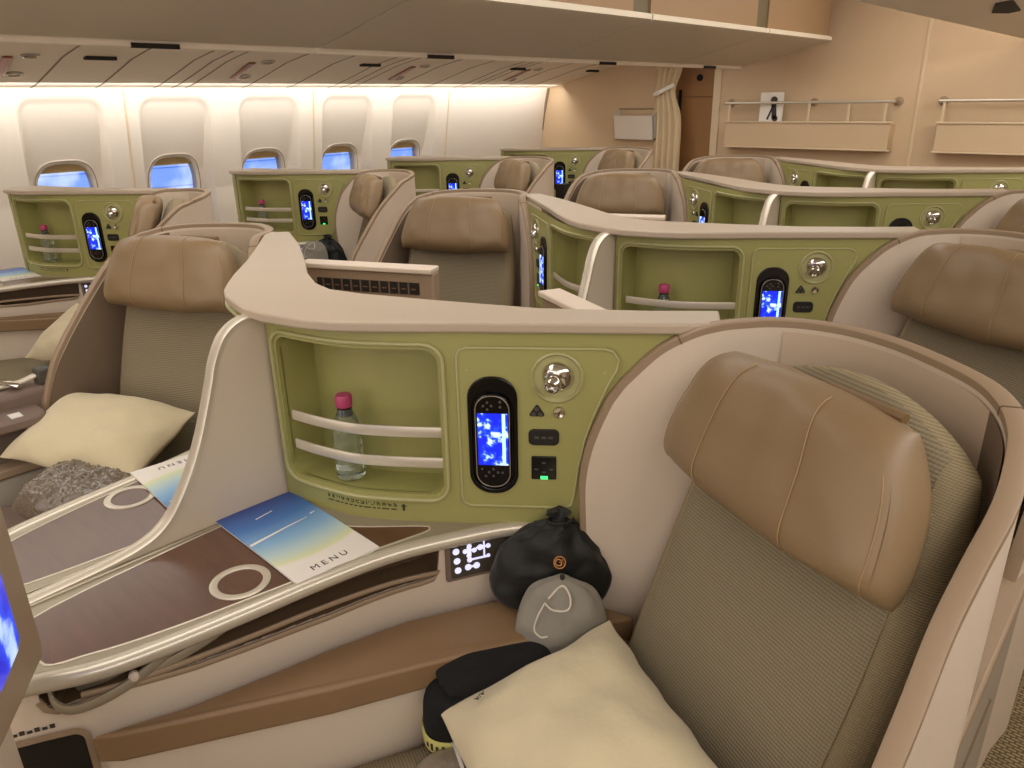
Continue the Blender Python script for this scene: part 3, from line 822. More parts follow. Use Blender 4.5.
tR = make_table(False, 'dark wood side table in the foreground under the open blue menu', TABG)
tL = make_table(True, 'dark wood side table left of the beige divider', TABG)
dup(tL, ROW(2), 'side table end seen beside the middle tan seat', TABG)
tW = make_table(False, 'window side table at the left edge under a blue menu', TABG, wide=True); tW.location += WS
dup(tW, ROW(2), 'window side table behind the black bag of the second window seat', TABG)

sh = make_shelf('pair', 'beige V-shaped shelf over the foreground green console', SHG)
sl = ['', '', 'beige shelf over the second right-hand green console', 'beige shelf over the third centre consoles', 'beige rearmost centre shelf under the bulkhead racks']
for i in (2, 3, 4):
    c = sh.copy(); COL.objects.link(c); c.location += ROW(i); c['label'] = sl[i]
sw = make_shelf('window', 'beige shelf over the leftmost window console by the first window', SHG); sw.location += WS
sl = ['', '', 'shelf over the second window console', 'shelf over the third window console', 'shelf over the last window console by the bulkhead corner']
for i in (2, 3, 4):
    c = sw.copy(); COL.objects.link(c); c.location += ROW(i); c['label'] = sl[i]
fin = make_fin('tall beige divider fin in the foreground between two side tables', 'beige divider fins')
fl = ['', '', 'beige divider fin in the second row, left of the pink-capped bottle', 'slim beige divider fin in the third centre row', 'slim beige divider fin in the rearmost centre row']
for i in (2, 3, 4): dup(fin, ROW(i), fl[i])
mR = make_monitor(False, 'monitor with blue screen cut by the left edge of the picture', MONG)
dup(mR, ROW(2), 'cream monitor top behind the foreground shelf, in front of the right-hand second seat', MONG)
mL = make_monitor(True, 'monitor back with dark slotted strip, behind the foreground shelf', MONG); mL.location += ROW(2)
dup(mL, ROW(2), 'cream monitor top in front of the third centre seat', MONG)

# ------------------------------------------------------------------ loose things
def pill(center, x, y, w, h, df, db, label, seed, ear=-.22):
    x = Vector(x).normalized(); z = x.cross(Vector(y)).normalized(); y = z.cross(x)
    mb = MB(); pillow(mb, w, h, df, db, c=ear, p=2.4, q=.60, n=54, wr=.016, seed=seed)
    o = build(mb, 'pillow', M['pillow'], None, mtx=frame(center, x, y, z))
    hm = MB(); hm.tube([V(w*.47*math.cos(t)*1.02/max(abs(math.cos(t)), abs(math.sin(t))), h*.47*math.sin(t)*1.02/max(abs(math.cos(t)), abs(math.sin(t))), 0) for t in [2*PI*i/48 for i in range(48)]], .0015, 5, closed=True)
    return tag(o, label, 'pillow', 'cream pillows on the seats'), x, y, z
pill((.702, .538, .645), (.885, -.465, .02), (.47, .80, .25), .44, .262, .07, .06, 'large cream pillow on the foreground seat', 2)
pill((-.765, .540, .672), (.89, .45, -.05), (-.28, .62, .22), .37, .24, .060, .055, 'cream pillow lying on the left seat above the plastic-wrapped blanket', 8, .05)
pill((-1.745, .85, .650), (.96, .26, .0), (-.17, .83, .53), .36, .26, .06, .05, 'cream pillow corner beyond the left seat, on the window seat', 5)
pl_ = [o for o in bpy.data.objects if o.name == 'pillow'][0]
text('pillow_print', 'AIR', .011, frame(V(-.184, -.080, .0345), V(.25, -.95, -.1).normalized(), V(.95, .25, .3).normalized(), V(-.25, -.1, 1).normalized()), M['ink'], pl_)
def bag(label, group, off=(0, 0, 0), first=None):
    root = thing('drawstring_bag', (.437, .772, .645), label, 'bag', group)
    ax = V(.737, .676, 0); dp = V(-.676, .737, 0); o = V(.437, .772, .645)
    prof = [(0, .045, .85), (.008, .082, .95), (.03, .093, 1.05), (.06, .094, 1.05), (.09, .085, .95), (.115, .065, .8), (.135, .042, .62), (.148, .022, .45), (.152, .012, .35), (.157, .013, .4), (.163, .020, .45), (.166, .016, .4), (.164, .003, .2)]
    mb = MB(); N = 56
    dense_p = cr([V(h, r, k) for h, r, k in prof], 4)
    def fn(u, v):
        i = v*(len(dense_p)-1); i0 = int(min(i, len(dense_p)-2)); q = dense_p[i0].lerp(dense_p[i0+1], i-i0)
        h, r, k = q; t = 2*PI*u; fold = 1+.10*math.sin(9*t+1.3)*max(0, (h-.06)/.1)+.05*math.sin(17*t)*max(0, (h-.09)/.07)
        ct, st = math.cos(t), math.sin(t); e = .8
        x = math.copysign(abs(ct)**e, ct)*r*fold; y = math.copysign(abs(st)**e, st)*.035*k*fold*(1 if h < .14 else .6)
        P = o+ax*x+dp*(y+.006)+V(0, 0, h-.002)
        P += dp*(noise.noise(P*26)*.012+noise.noise(P*48)*.006)*min(1, h/.03)+ax*noise.noise(P*24+V(7, 7, 0))*.007*min(1, h/.03)+V(0, 0, noise.noise(P*18+V(4, 0, 0))*.005*min(1, h/.04))
        P.z = max(P.z, .6455); P += ax*.012*max(0, h-.11)/.05
        return P
    mb.grid(N, 44, fn, closed_u=True)
    build(mb, 'bag_body', M['blackbag'], root)
    mb = MB(); c = o+ax*.012+V(0, 0, .151)
    mb.sweep([c+ax*.015*math.cos(t)+dp*.010*math.sin(t) for t in [2*PI*i/16 for i in range(16)]], OCT(.003, .003), closed=True)
    mb.tube([c+ax*.012-dp*.01, c+ax*.022-dp*.016+V(0, 0, .012), c+ax*.026-dp*.014+V(0, 0, .004)], .003, 6)
    build(mb, 'bag_drawstring', M['blackmat'], root)
    # round emblem: a ring round a curled letter and a chevron
    ec = o+ax*.012-dp*.0345+V(0, 0, .101); up = (V(0, 0, 1)+dp*.28).normalized()
    mb = MB(); R = .0088
    fwd = -dp*.003
    mb.sweep([ec+ax*R*math.cos(t)+up*R*math.sin(t)*1.05+fwd for t in [2*PI*i/24 for i in range(24)]], OCT(.0008, .0008), closed=True)
    mb.sweep([ec+ax*(-.0018+.0048*math.cos(t))+up*.0050*math.sin(t)+fwd for t in [.6+i*.3 for i in range(17)]], OCT(.0009, .0008))
    mb.sweep([ec+ax*.003+up*(-.0045)+fwd, ec+ax*.003+up*.0005+fwd, ec-ax*.001+up*.0005+fwd], OCT(.0009, .0008))
    mb.sweep([ec+ax*.001+up*(-.006)+fwd, ec+ax*.0045+up*.0055+fwd, ec+ax*.0068+up*(-.004)+fwd], OCT(.0007, .0007))
    build(mb, 'bag_emblem', M['orange'], root)
    return root
b1 = bag('black drawstring bag with copper emblem leaning on the foreground console', 'black drawstring bags')
dup(b1, WS+ROW(2)+V(.0, -.01, 0), 'small black bag on the window seat ledge, behind the foreground shelf', skip=('bag_emblem',))

def pouch(label, group):
    base = V(.505, .715, .60)
    root = thing('felt_pouch', base, label, 'pouch', group)
    ax = V(.80, .60, 0).normalized(); dp = V(-ax.y, ax.x, 0); up = (V(0, 0, 1)+dp*.32).normalized()
    prof = cr([V(0, .062, .9), V(.02, .072, 1), V(.05, .071, 1), V(.08, .066, .95), V(.105, .055, .85), V(.121, .040, .65), V(.130, .020, .4), V(.134, .004, .3)], 5)
    mb = MB()
    def fn(u, v):
        i = v*(len(prof)-1); i0 = int(min(i, len(prof)-2)); q = prof[i0].lerp(prof[i0+1], i-i0); h, r, k = q
        t = 2*PI*u; f = 1+.07*math.sin(7*t+.5)*max(0, (h-.07)/.06)
        P = base+ax*math.cos(t)*r*f+dp*math.sin(t)*.027*k*f+up*h+V(0, 0, .0)
        return P+dp*noise.noise(P*30)*.005
    mb.grid(44, 36, fn, closed_u=True); mb.add([base+ax*.062*math.cos(2*PI*i/44)+dp*.0243*math.sin(2*PI*i/44) for i in range(44)], [tuple(range(44))])
    build(mb, 'pouch_body', M['grey'], root)
    mb = MB(); f = -dp*.022
    mb.tube(cr([base+ax*-.02+up*.113+f, base+ax*.0+up*.128+f*.6, base+ax*.012+up*.118+f, base+ax*.010+up*.100+f*1.15, base+ax*-.012+up*.098+f*1.15, base+ax*-.026+up*.108+f*1.1], 5), .0017, 6)
    mb.tube(cr([base+ax*-.026+up*.106+f*1.1, base+ax*-.036+up*.085+f*1.1, base+ax*-.040+up*.066+f*1.1, base+ax*-.030+up*.058+f*1.25, base+ax*-.02+up*.060+f*1.3], 5), .0014, 6)
    build(mb, 'pouch_cord', M['cord'], root)
    return root
p1 = pouch('light grey felt pouch with white cord in front of the black bag', 'felt pouches')
dup(p1, WS+ROW(2)+V(-.07, -.03, .06), 'pale pouch in front of the small black bag by the window')

def blankets():
    root = thing('folded_blanket', (.41, .60, .50), 'black folded blanket with yellow paper band beside the foreground pillow', 'blanket')
    c = V(.459, .608, .555); x = V(.485, .875, 0); y = V(-.875, .485, 0); HT = .075
    ring = lambda t, r=0.: c+x*(.098+r)*math.copysign(abs(math.cos(t))**.7, math.cos(t))+y*(.044+r)*math.copysign(abs(math.sin(t))**.7, math.sin(t))
    prof = cr([V(-1, .0, 0), V(-1, .6, 0), V(-.85, .93, 0), (-.3, 1.0, 0), (.3, 1.02, 0), (.72, .97, 0), (.93, .78, 0), (1.0, .4, 0), (1.01, .0, 0)], 4)
    mb = MB()
    def fn(u, v):
        q = prof[min(int(v*(len(prof)-1)+.5), len(prof)-1)]; P = c+(ring(2*PI*u)-c)*q.y+V(0, 0, HT*q.x)
        return P+V(0, 0, noise.noise(P*20)*.008)+y*noise.noise(P*17+V(3, 3, 3))*.006
    mb.grid(56, len(prof), fn, closed_u=True)
    build(mb, 'blanket_body', M['blanket'], root)
    mb = MB(); pillow(mb, .17, .07, .018, .012, c=.3, p=3, q=.5, n=24, wr=.008, seed=9, mp=lambda a, b, d: c+x*(a+.01)+y*b+V(0, 0, d+HT+.004))
    build(mb, 'blanket_fold', M['blanket'], root)
    bz = V(0, 0, -.006); mb = MB()
    mb.sweep([ring(2*PI*i/48, .004)+bz for i in range(48)], OCT(.0012, .0115), closed=True)
    bd = build(mb, 'paper_band', M['band'], root); bd['label'] = 'yellow paper band with dark print'
    mb = MB()
    for i in range(8):
        t = PI+.25+i*.16; mb.sweep([ring(t, .0058)+bz, ring(t+.07, .0058)+bz], OCT(.0004, .004+.002*(i % 2)))
    sub(build(mb, 'band_print', M['ink'], root), bd)
blankets()

def packs():
    root = thing('wrapped_blanket', (.47, .53, .44), 'grey blanket in printed clear plastic at the bottom edge of the picture', 'blanket', 'plastic-wrapped blankets')
    c = V(.500, .520, .508); x = V(.485, .875, 0); y = V(-.875, .485, 0)
    mb = MB(); pillow(mb, .15, .12, .055, .05, c=.3, p=3, q=.5, n=26, wr=.008, seed=11, mp=lambda a, b, d: c+x*a+y*b+V(0, 0, d))
    build(mb, 'pack_body', M['wrap2'], root)
    mb = MB()
    for j, xx in enumerate((.015, .023, -.012)):
        pts = []
        for i in range(14):
            bb = -.045+.09*i/13; a_ = (bb/.06); e = max(0, (1-abs(xx/.075)**3)*(1-abs(a_)**3))**.5
            pts.append(c+x*xx+y*bb+V(0, 0, .055*e+.006))
        mb.sweep(pts, OCT(.0012 if j < 2 else .0025, .0004), x)
    build(mb, 'pack_print', M['white'], root)
    o = MB(); c2 = V(-.640, .445, .590); ax = V(.80, .50, 0).normalized(); ay = V(-ax.y, ax.x, 0)
    pillow(o, .26, .20, .062, .05, c=.45, p=2.8, q=.5, n=96, wr=.010, seed=21, crinkle=.012, mp=lambda a, b, d: c2+ax*a+ay*b+V(0, 0, d))
    ob = build(o, 'wrapped_blanket', M['wrap'], None, base=c2)
    tag(ob, 'shiny plastic-wrapped grey blanket under the pillow of the left seat', 'blanket', 'plastic-wrapped blankets')
packs()

def bottle(label):
    o = PP(.122, .822, -.036)
    root = thing('water_bottle', o, label, 'bottle', 'pink-capped bottles in the consoles')
    mb = MB(); mb.lathe([(0, .001), (.020, 0), (.0235, .004), (.0235, .030), (.0225, .034), (.0235, .038), (.0235, .062), (.0225, .066), (.0235, .07), (.023, .085), (.019, .102), (.0125, .116), (.0115, .124)], o, (0, 0, 1), 24)
    build(mb, 'bottle_body', M['bottle'], root)
    mb = MB(); mb.lathe([(0, .108), (.0105, .109), (.0118, .118), (.0118, .126), (0, .127)], o, (0, 0, 1), 20)
    build(mb, 'bottle_neck', M['neck'], root)
    mb = MB(); mb.lathe([(.0128, .125), (.0136, .128), (.0136, .142), (.012, .145), (0, .1455)], o, (0, 0, 1), 24)
    c = build(mb, 'bottle_cap', M['pink'], root); c['label'] = 'pink screw cap'
    return root
bo = bottle('pink-capped water bottle in the foreground cubby')
dup(bo, ROW(2), 'pink-capped bottle in the second right-hand console')
dup(bo, WS, 'pink-capped bottle in the leftmost window console')
dup(bo, WS+ROW(2), 'pink-capped bottle in the second window console')

def menu(center, rot, label):
    """cover lies flat: local x runs from the blue head to the white foot"""
    root = bpy.data.objects.new('menu', None); COL.objects.link(root); root.empty_display_size = .05
    tag(root, label, 'menu', 'blue printed menus')
    root.location = center; root.rotation_euler = (0, 0, rot)
    def cov(z0, z1, d):
        mb = MB(); nx = 24
        for z in (z0, z1):
            mb.grid(nx, 4, lambda u, v: V(.255*u+d, (v-.5)*.135, z+.002*math.sin(u*PI)*(1-abs(v-.5))))
        n4 = nx*4
        rim = [i*4 for i in range(nx)]+[(nx-1)*4+j for j in range(1, 4)]+[i*4+3 for i in range(nx-2, -1, -1)]+[2, 1]
        mb.f += [(rim[i], rim[(i+1) % len(rim)], n4+rim[(i+1) % len(rim)], n4+rim[i]) for i in range(len(rim))]
        return mb
    def put(mb, nm, mt):
        o = build(mb, 'tmp', mt, None); me = o.data; bpy.data.objects.remove(o); return link(nm, me, None, root)
    cv = put(cov(.0028, .0034, 0), 'menu_cover', M['menu'])
    put(cov(.0006, .0022, .001), 'menu_pages', M['white'])
    hz = lambda x, y: .0037+.002*math.sin(x/.255*PI)*(1-abs(y/.135))
    tr = MB()
    def ribbon(pts, w0, w1):
        vs = []; n = len(pts)
        for i, (x, y) in enumerate(pts):
            w = w0+(w1-w0)*i/(n-1); vs += [V(x-w, y, hz(x, y)), V(x+w, y, hz(x, y))]
        tr.add(vs, [(2*i, 2*i+1, 2*i+3, 2*i+2) for i in range(n-1)])
    ribbon([(.112-.012*i/20, -.066+.105*i/20) for i in range(21)], .003, .0006)
    ribbon([(.094, .048), (.092, .058)], .0018, .0006)
    ribbon([(.046, -.022), (.040, .010)], .0012, .0012)
    o = build(tr, 'tmp', M['white'], None); me = o.data; bpy.data.objects.remove(o); sub(link('cover_print', me, None, cv), cv)
    mt = frame(V(.231, -.004, .0038), V(0, 1, 0), V(-1, 0, 0), V(0, 0, 1))
    text('cover_lettering', 'M E N U', .017, mt, M['ink'], cv)
    return root
menu((.010, .515, .7725), math.radians(-2), 'blue and white menu on the foreground side table, before the green console')
menu((-.012, .477, .7735), math.radians(180-4), 'blue menu half hidden behind the beige divider fin')
m3 = menu((-2.575, .855, .7725), math.radians(-2), 'blue menu on the window side table at the left edge')

# ------------------------------------------------------------------ cabin
def struct(o): o['kind'] = 'structure'; return o
mb = MB(); mb.box(-3.1, 3.1, -1.6, 6.2, -.05, 0); struct(build(mb, 'floor', M['carpet'], None))

# left sidewall with scooped window bays
WY = [1.3166+.533*i for i in range(5)]
WX = -3.03; WZ = .978; WW, WH = .128, .172
def wall_x(y, z):
    base = -2.895-.085*max(0, (1.48-z))/.5 if z > .98 else -2.98
    d = 0
    for c in WY:
        ax = abs(y-c)/.187; 
        if ax > 1.25: continue
        zt = 1.440
        # rounded-top bay: rounded rectangle distance
        r = .07; qx = max(0, abs(y-c)-(.180-r)); qz = max(0, z-(zt-r)); dist = math.hypot(qx, qz)-r
        m = max(0, min(1, (.006-dist)/.022)); m = m*m*(3-2*m)
        deep = .012+.075*max(0, min(1, (zt-z)/.36))**1.2
        d = max(d, m*deep)
    return base-d
mb = MB(); y0, y1, z0, z1 = -1.6, 4.81, .0, 1.49; ny = 582; nz = 136; 
ys = [y0+(y1-y0)*i/ny for i in range(ny+1)]; zs = [z0+(z1-z0)*j/nz for j in range(nz+1)]
vs = [V(wall_x(y, z), y, z) for y in ys for z in zs]; fs = []
def in_hole(y, z): return any((abs(y-c)/(WW+.006))**3.2+(abs(z-WZ)/(WH+.006))**3.2 < 1 for c in WY)
for i in range(ny):
    for j in range(nz):
        if in_hole((ys[i]+ys[i+1])/2, (zs[j]+zs[j+1])/2): continue
        k = i*(nz+1)+j; fs.append((k, k+nz+1, k+nz+2, k+1))
mb.add(vs, fs); struct(build(mb, 'wall_left', M['wall'], None, angle=50))
for i, y in enumerate((.53, 1.603, 2.671, 3.752)):
    mb = MB(); P = [V(wall_x(y, z)+.001, y, z) for z in [.4+.06*k for k in range(19)]]
    mb.sweep(P, OCT(.005, .003), V(0, 1, 0)); struct(build(mb, 'trim_%d' % (i+1), M['bulktrim'], None))
for i, c in enumerate(WY):
    w = bpy.data.objects.new('window_%d' % (i+1), None); COL.objects.link(w); w.location = (WX, c, WZ); w['_w'] = (WX, c, WZ); struct(w)
    def se(a, b, t, n=3.2): return math.copysign(abs(math.cos(t))**(2/n), math.cos(t))*a, math.copysign(abs(math.sin(t))**(2/n), math.sin(t))*b
    T = [2*PI*k/56 for k in range(56)]
    mb = MB(); n = len(T); vs = []
    for a, b, d in ((WW+.022, WH+.022, -.006), (WW+.018, WH+.018, .0035), (WW+.008, WH+.008, .003), (WW-.001, WH-.001, -.006), (WW-.006, WH-.006, -.05)):
        for t in T:
            yy, zz = se(a, b, t); vs.append(V(wall_x(c, WZ+zz)+d, c+yy, WZ+zz))
    mb.add(vs, [(k*n+j, k*n+(j+1) % n, (k+1)*n+(j+1) % n, (k+1)*n+j) for k in range(4) for j in range(n)])
    build(mb, 'window_frame', M['wall'], w)
    mb = MB(); mb.sweep([V(wall_x(c, WZ+se(WW+.013, WH+.013, t)[1])+.0034, c+se(WW+.013, WH+.013, t)[0], WZ+se(WW+.013, WH+.013, t)[1]) for t in T], OCT(.0018, .0018), V(1, 0, 0), closed=True)
    build(mb, 'frame_gasket', M['groove'], w)
    xt, xb = wall_x(c, WZ+WH), wall_x(c, WZ-WH)
    def leaf(z0, z1, off, th):
        m2 = MB(); xx = lambda z: xb+(xt-xb)*(z-WZ+WH)/(2*WH)+off
        p = [V(xx(z)-k*th, y, z) for k in (0, 1) for z, y in ((z0, c-WW), (z0, c+WW), (z1, c+WW), (z1, c-WW))]
        return m2.add(p, [(0, 1, 2, 3), (7, 6, 5, 4), (0, 4, 5, 1), (1, 5, 6, 2), (2, 6, 7, 3), (3, 7, 4, 0)])
    build(leaf(WZ-WH, WZ+WH, -.034, .003), 'pane', M['glass'], w)
    build(leaf(WZ+WH-.040, WZ+WH, -.022, .004), 'window_shade', M['shade'], w)

# light strip, side ceiling and its fittings
mb = MB(); mb.box(-2.893, -2.868, -1.6, 4.79, 1.492, 1.500)
tag(build(mb, 'wash_light', M['washlamp'], None), 'bright strip light running along the top of the window wall', 'light')
PROF = [(-2.868, 1.488), (-2.80, 1.497), (-2.6, 1.545), (-2.42, 1.590), (-2.25, 1.618), (-2.0, 1.645), (-1.6, 1.665), (-1.1, 1.675)]
def psu(x):
    for (a, b), (c, d) in zip(PROF, PROF[1:]):
        if a <= x <= c: return b+(d-b)*(x-a)/(c-a)
    return PROF[-1][1]
mb = MB()
mb.add([V(x, y, z) for y in (-1.6, 4.81) for x, z in PROF], [(i, i+1, len(PROF)+i+1, len(PROF)+i) for i in range(len(PROF)-1)])
struct(build(mb, 'ceiling_side', M['psu'], None, angle=60))
mb = MB()
for k in range(-1, 5):
    for d in (.12, .39, .66, .75, .82):
        y = 1.08+k*1.01+d
        if -.5 < y < 4.75: mb.sweep([V(x, y, psu(x)-.0005) for x in [-2.866+.05*i for i in range(26)]], OCT(.0045, .0012), V(0, 1, 0))
struct(build(mb, 'trim_5', M['groove'], None))
for k, (y, nm) in enumerate(((1.08, 'leftmost reading light fitting in the panels above the windows'), (2.10, 'second reading light fitting from the left above the windows'), (3.10, 'third reading light fitting from the left above the windows'), (4.10, 'last reading light fitting above the windows, nearest the bulkhead'))):
    root = thing('reading_light', (-2.6, y, 1.54), nm, 'ceiling light', 'reading lights above the windows')
    nz_ = V(.22, 0, -1).normalized()
    for xx in (-2.64, -2.40):
        mb = MB(); mb.lathe([(.034, -.004), (.034, .006), (.024, .007), (.020, 0), (0, 0)], V(xx, y, psu(xx)), nz_, 18)
        build(mb, 'light_ring', M['satin'], root)
    mb = MB()
    mb.sweep([V(xx, y-.05-.10*(xx+2.64), psu(xx)-.004) for xx in (-2.66, -2.58, -2.5, -2.42)], OCT(.018, .004), V(0, 1, 0))
    build(mb, 'light_lens', M['copper'], root)
for y, nm in ((1.336, 'leftmost dark slot in the panels above the windows'), (2.709, 'second dark slot in the panels above the windows'), (3.896, 'third dark slot in the panels above the windows'), (4.70, 'dark slot at the bulkhead end of the panels above the windows')):
    mb = MB(); mb.box(-2.415, -2.385, y-.06, y+.06, psu(-2.4)-.012, psu(-2.4)+.004)
    tag(build(mb, 'vent_slot', M['dark'], None, base=(-2.4, y, psu(-2.4))), nm, 'vent', 'dark slots above the windows')

# overhead bins
BY = [-.2, -1.2, 1.53, 2.70, 3.73, 4.52]
bl = ['', 'overhead bin bottom at the top left corner', 'overhead bin left of the middle, second from the left', 'overhead bin above the middle tan seat', 'last overhead bin with brown end face near the bulkhead']
A_, B_ = (-1.16, 1.568), (-.65, 1.680)
def bin_(y0, y1, label, last):
    root = thing('overhead_bin', (-.9, (y0+y1)/2, 1.57), label, 'overhead bin', 'overhead bins')
    g = .004; cs = [(A_[0]-.25, 1.70), (A_[0], 1.585), (A_[0]+.02, A_[1]), (-1.02, 1.594), (-.86, 1.631), (-.73, 1.660), (B_[0]-.01, B_[1]-.008), (B_[0]+.004, B_[1]), (B_[0]+.004, B_[1]+.018), (B_[0]-.02, B_[1]+.024)]
    mb = MB(); yy1 = y1-g
    n = len(cs); mb.add([V(x, y, z) for y in (y0+g, yy1) for x, z in cs], [(i, i+1, n+i+1, n+i) for i in range(n-1)]+[tuple(range(n)), tuple(range(2*n-1, n-1, -1))])
    build(mb, 'bin_bucket', M['bin'], root, angle=25)
    d0 = y0+.02; d1 = y1-(.10 if not last else .0)
    mb = MB(); mb.box(B_[0]-.03, B_[0]-.018, d0, d1, B_[1]+.02, 2.02); build(mb, 'bin_door', M['binface'], root)
    if not last:
        mb = MB(); mb.box(B_[0]-.036, B_[0]-.026, d1, y1+.02, B_[1]+.02, 2.02); build(mb, 'bin_divider', M['strip'], root)
    mb = MB(); mb.box(A_[0]-.012, A_[0]+.004, y0+g, yy1, A_[1]-.018, A_[1]+.022); build(mb, 'bin_rail', M['psu'], root, bevel=.004)
    if last:
        mb = MB(); mb.prism([(A_[0]-.2, 2.02), (A_[0]-.2, 1.69), (B_[0]-.03, 1.69), (B_[0]-.03, 2.02)], y1-.02, y1-.005, mp=lambda x, z, y: V(x, y, z)); build(mb, 'bin_end', M['binface'], root)
    for c, hw in ((1.008, .066), (2.068, .066), (3.133, .066), (4.114, .066)):
        if y0 < c < y1:
            mb = MB(); mb.box(A_[0]-.003, A_[0]+.009, c-hw, c+hw, A_[1]-.019, A_[1]-.006); build(mb, 'latch_slot', M['dark'], root)
    return root
for k in range(1, 5): bin_(BY[k], BY[k+1], bl[k], k == 4)

# ceiling above, sloping panel to the right
mb = MB(); mb.box(-1.4, 3.1, -1.6, 5.3, 2.02, 2.05); struct(build(mb, 'ceiling', M['ceil'], None))
CP = [(.25, 1.655), (.25, 1.636), (.275, 1.630), (.6, 1.755), (.9, 1.845), (1.3, 1.90), (1.9, 1.91), (3.05, 1.70)]
mb = MB(); n = len(CP)
mb.add([V(x, y, z) for y in (-1.6, 4.80) for x, z in CP], [(i, i+1, n+i+1, n+i) for i in range(n-1)])
struct(build(mb, 'ceiling_right', M['ceil'], None, angle=50))
def cz(x):
    for (a, b), (c, d) in zip(CP[2:], CP[3:]):
        if a <= x <= c: return b+(d-b)*(x-a)/(c-a)
mb = MB(); mb.prism([(.365, 3.30), (.40, 3.16), (.435, 3.24), (.41, 3.52), (.385, 3.46)], lambda x, y: cz(x)-.006, lambda x, y: cz(x)+.004)
tag(build(mb, 'ceiling_vent', M['dark'], None, base=(.39, 3.3, cz(.39))), 'dark recessed slot in the ceiling at the top right corner', 'vent')

# bulkhead
YB = 4.80
mb = MB(); mb.box(-3.0, -1.86, YB, YB+.04, 0, 1.72); struct(build(mb, 'wall_back', M['bulk'], None))
mb = MB(); mb.box(-1.43, 3.1, YB, YB+.04, 0, 2.03); struct(build(mb, 'wall_back_right', M['bulk'], None))
mb = MB(); mb.box(-1.483, -1.43, YB-.012, YB+.05, 0, 1.9); struct(build(mb, 'trim_6', M['bulktrim'], None, bevel=.004))
mb = MB(); mb.box(-.239, -.225, YB-.006, YB, 0, 1.80); struct(build(mb, 'trim_7', M['bulktrim'], None))
mb = MB(); mb.sweep([V(-2.883, YB-.006, 1.485), V(-2.93, YB-.006, 1.30), V(-2.985, YB-.006, 1.0), V(-2.99, YB-.006, .4)], OCT(.014, .006), V(0, 1, 0)); struct(build(mb, 'trim_8', M['groove'], None))
mb = MB(); mb.box(-3.1, -1.43, YB+.0, YB+.04, 1.72, 2.03); struct(build(mb, 'wall_back_top', M['bulk'], None))
# galley door beyond the curtain
d = bpy.data.objects.new('door_1', None); COL.objects.link(d); d.location = (-1.65, 5.0, 0); d['_w'] = (-1.65, 5.0, 0); struct(d)
mb = MB(); mb.box(-2.2, -1.40, 4.98, 5.02, 0, 1.95); build(mb, 'door_leaf', M['door'], d)
mb = MB(); mb.box(-2.1, -1.42, 4.974, 4.98, 1.40, 1.404); build(mb, 'door_groove', M['brownside'], d)
mb = MB(); mb.lathe([(.022, 0), (.022, .01), (.014, .012), (0, .012)], V(-1.69, 4.98, 1.525), (0, -1, 0), 16); build(mb, 'door_knob', M['dark'], d)
mb = MB(); mb.box(-1.845, -1.825, 4.97, 4.98, .9, 1.45); build(mb, 'door_hinge', M['dark'], d)
# curtain, gathered at the top by a tie
root = thing('curtain', (-1.8, 4.76, 0), 'cream curtain gathered at the doorway beside the white wall pocket', 'curtain')
mb = MB()
def cf(u, v):
    z = .05+1.6*v; x0, x1 = -1.905, -1.70+.012*math.sin(v*3)
    pin = 1-.28*math.exp(-((z-1.44)/.10)**2)
    x = (x0+x1)/2-.02*(z > 9)+(u-.5)*(x1-x0)*pin-.03*math.exp(-((z-1.44)/.12)**2)
    return V(x, 4.765+.018*math.sin(u*PI*9+.6*math.sin(v*4))*pin, z)
mb.grid(90, 40, cf); build(mb, 'curtain_cloth', M['curtain'], root, angle=80)
mb = MB(); mb.sweep([V(-1.91, 4.75, 1.42), V(-1.86, 4.735, 1.435), V(-1.80, 4.735, 1.46), V(-1.755, 4.75, 1.48)], OCT(.012, .004), V(0, 0, 1)); build(mb, 'curtain_tie', M['white'], root)
# pocket on the wall
root = thing('wall_pocket', (-2.07, 4.78, 1.12), 'white literature pocket on the bulkhead left of the curtain', 'wall pocket')
mb = MB(); mb.prism([(4.80, 1.122), (4.745, 1.125), (4.725, 1.285), (4.733, 1.285), (4.752, 1.135), (4.80, 1.135)], -2.225, -1.895, mp=lambda y, z, x: V(x, y, z)); build(mb, 'pocket_front', M['wall'], root)
mb = MB()
for x in (-2.225, -1.903): mb.prism([(4.80, 1.122), (4.745, 1.125), (4.725, 1.285), (4.80, 1.330)], x, x+.008, mp=lambda y, z, x: V(x, y, z))
build(mb, 'pocket_side', M['wall'], root)
mb = MB(); mb.sweep([V(-2.225, 4.795, 1.33), V(-1.895, 4.795, 1.33)], OCT(.006, .004)); build(mb, 'pocket_rim', M['taupe'], root)
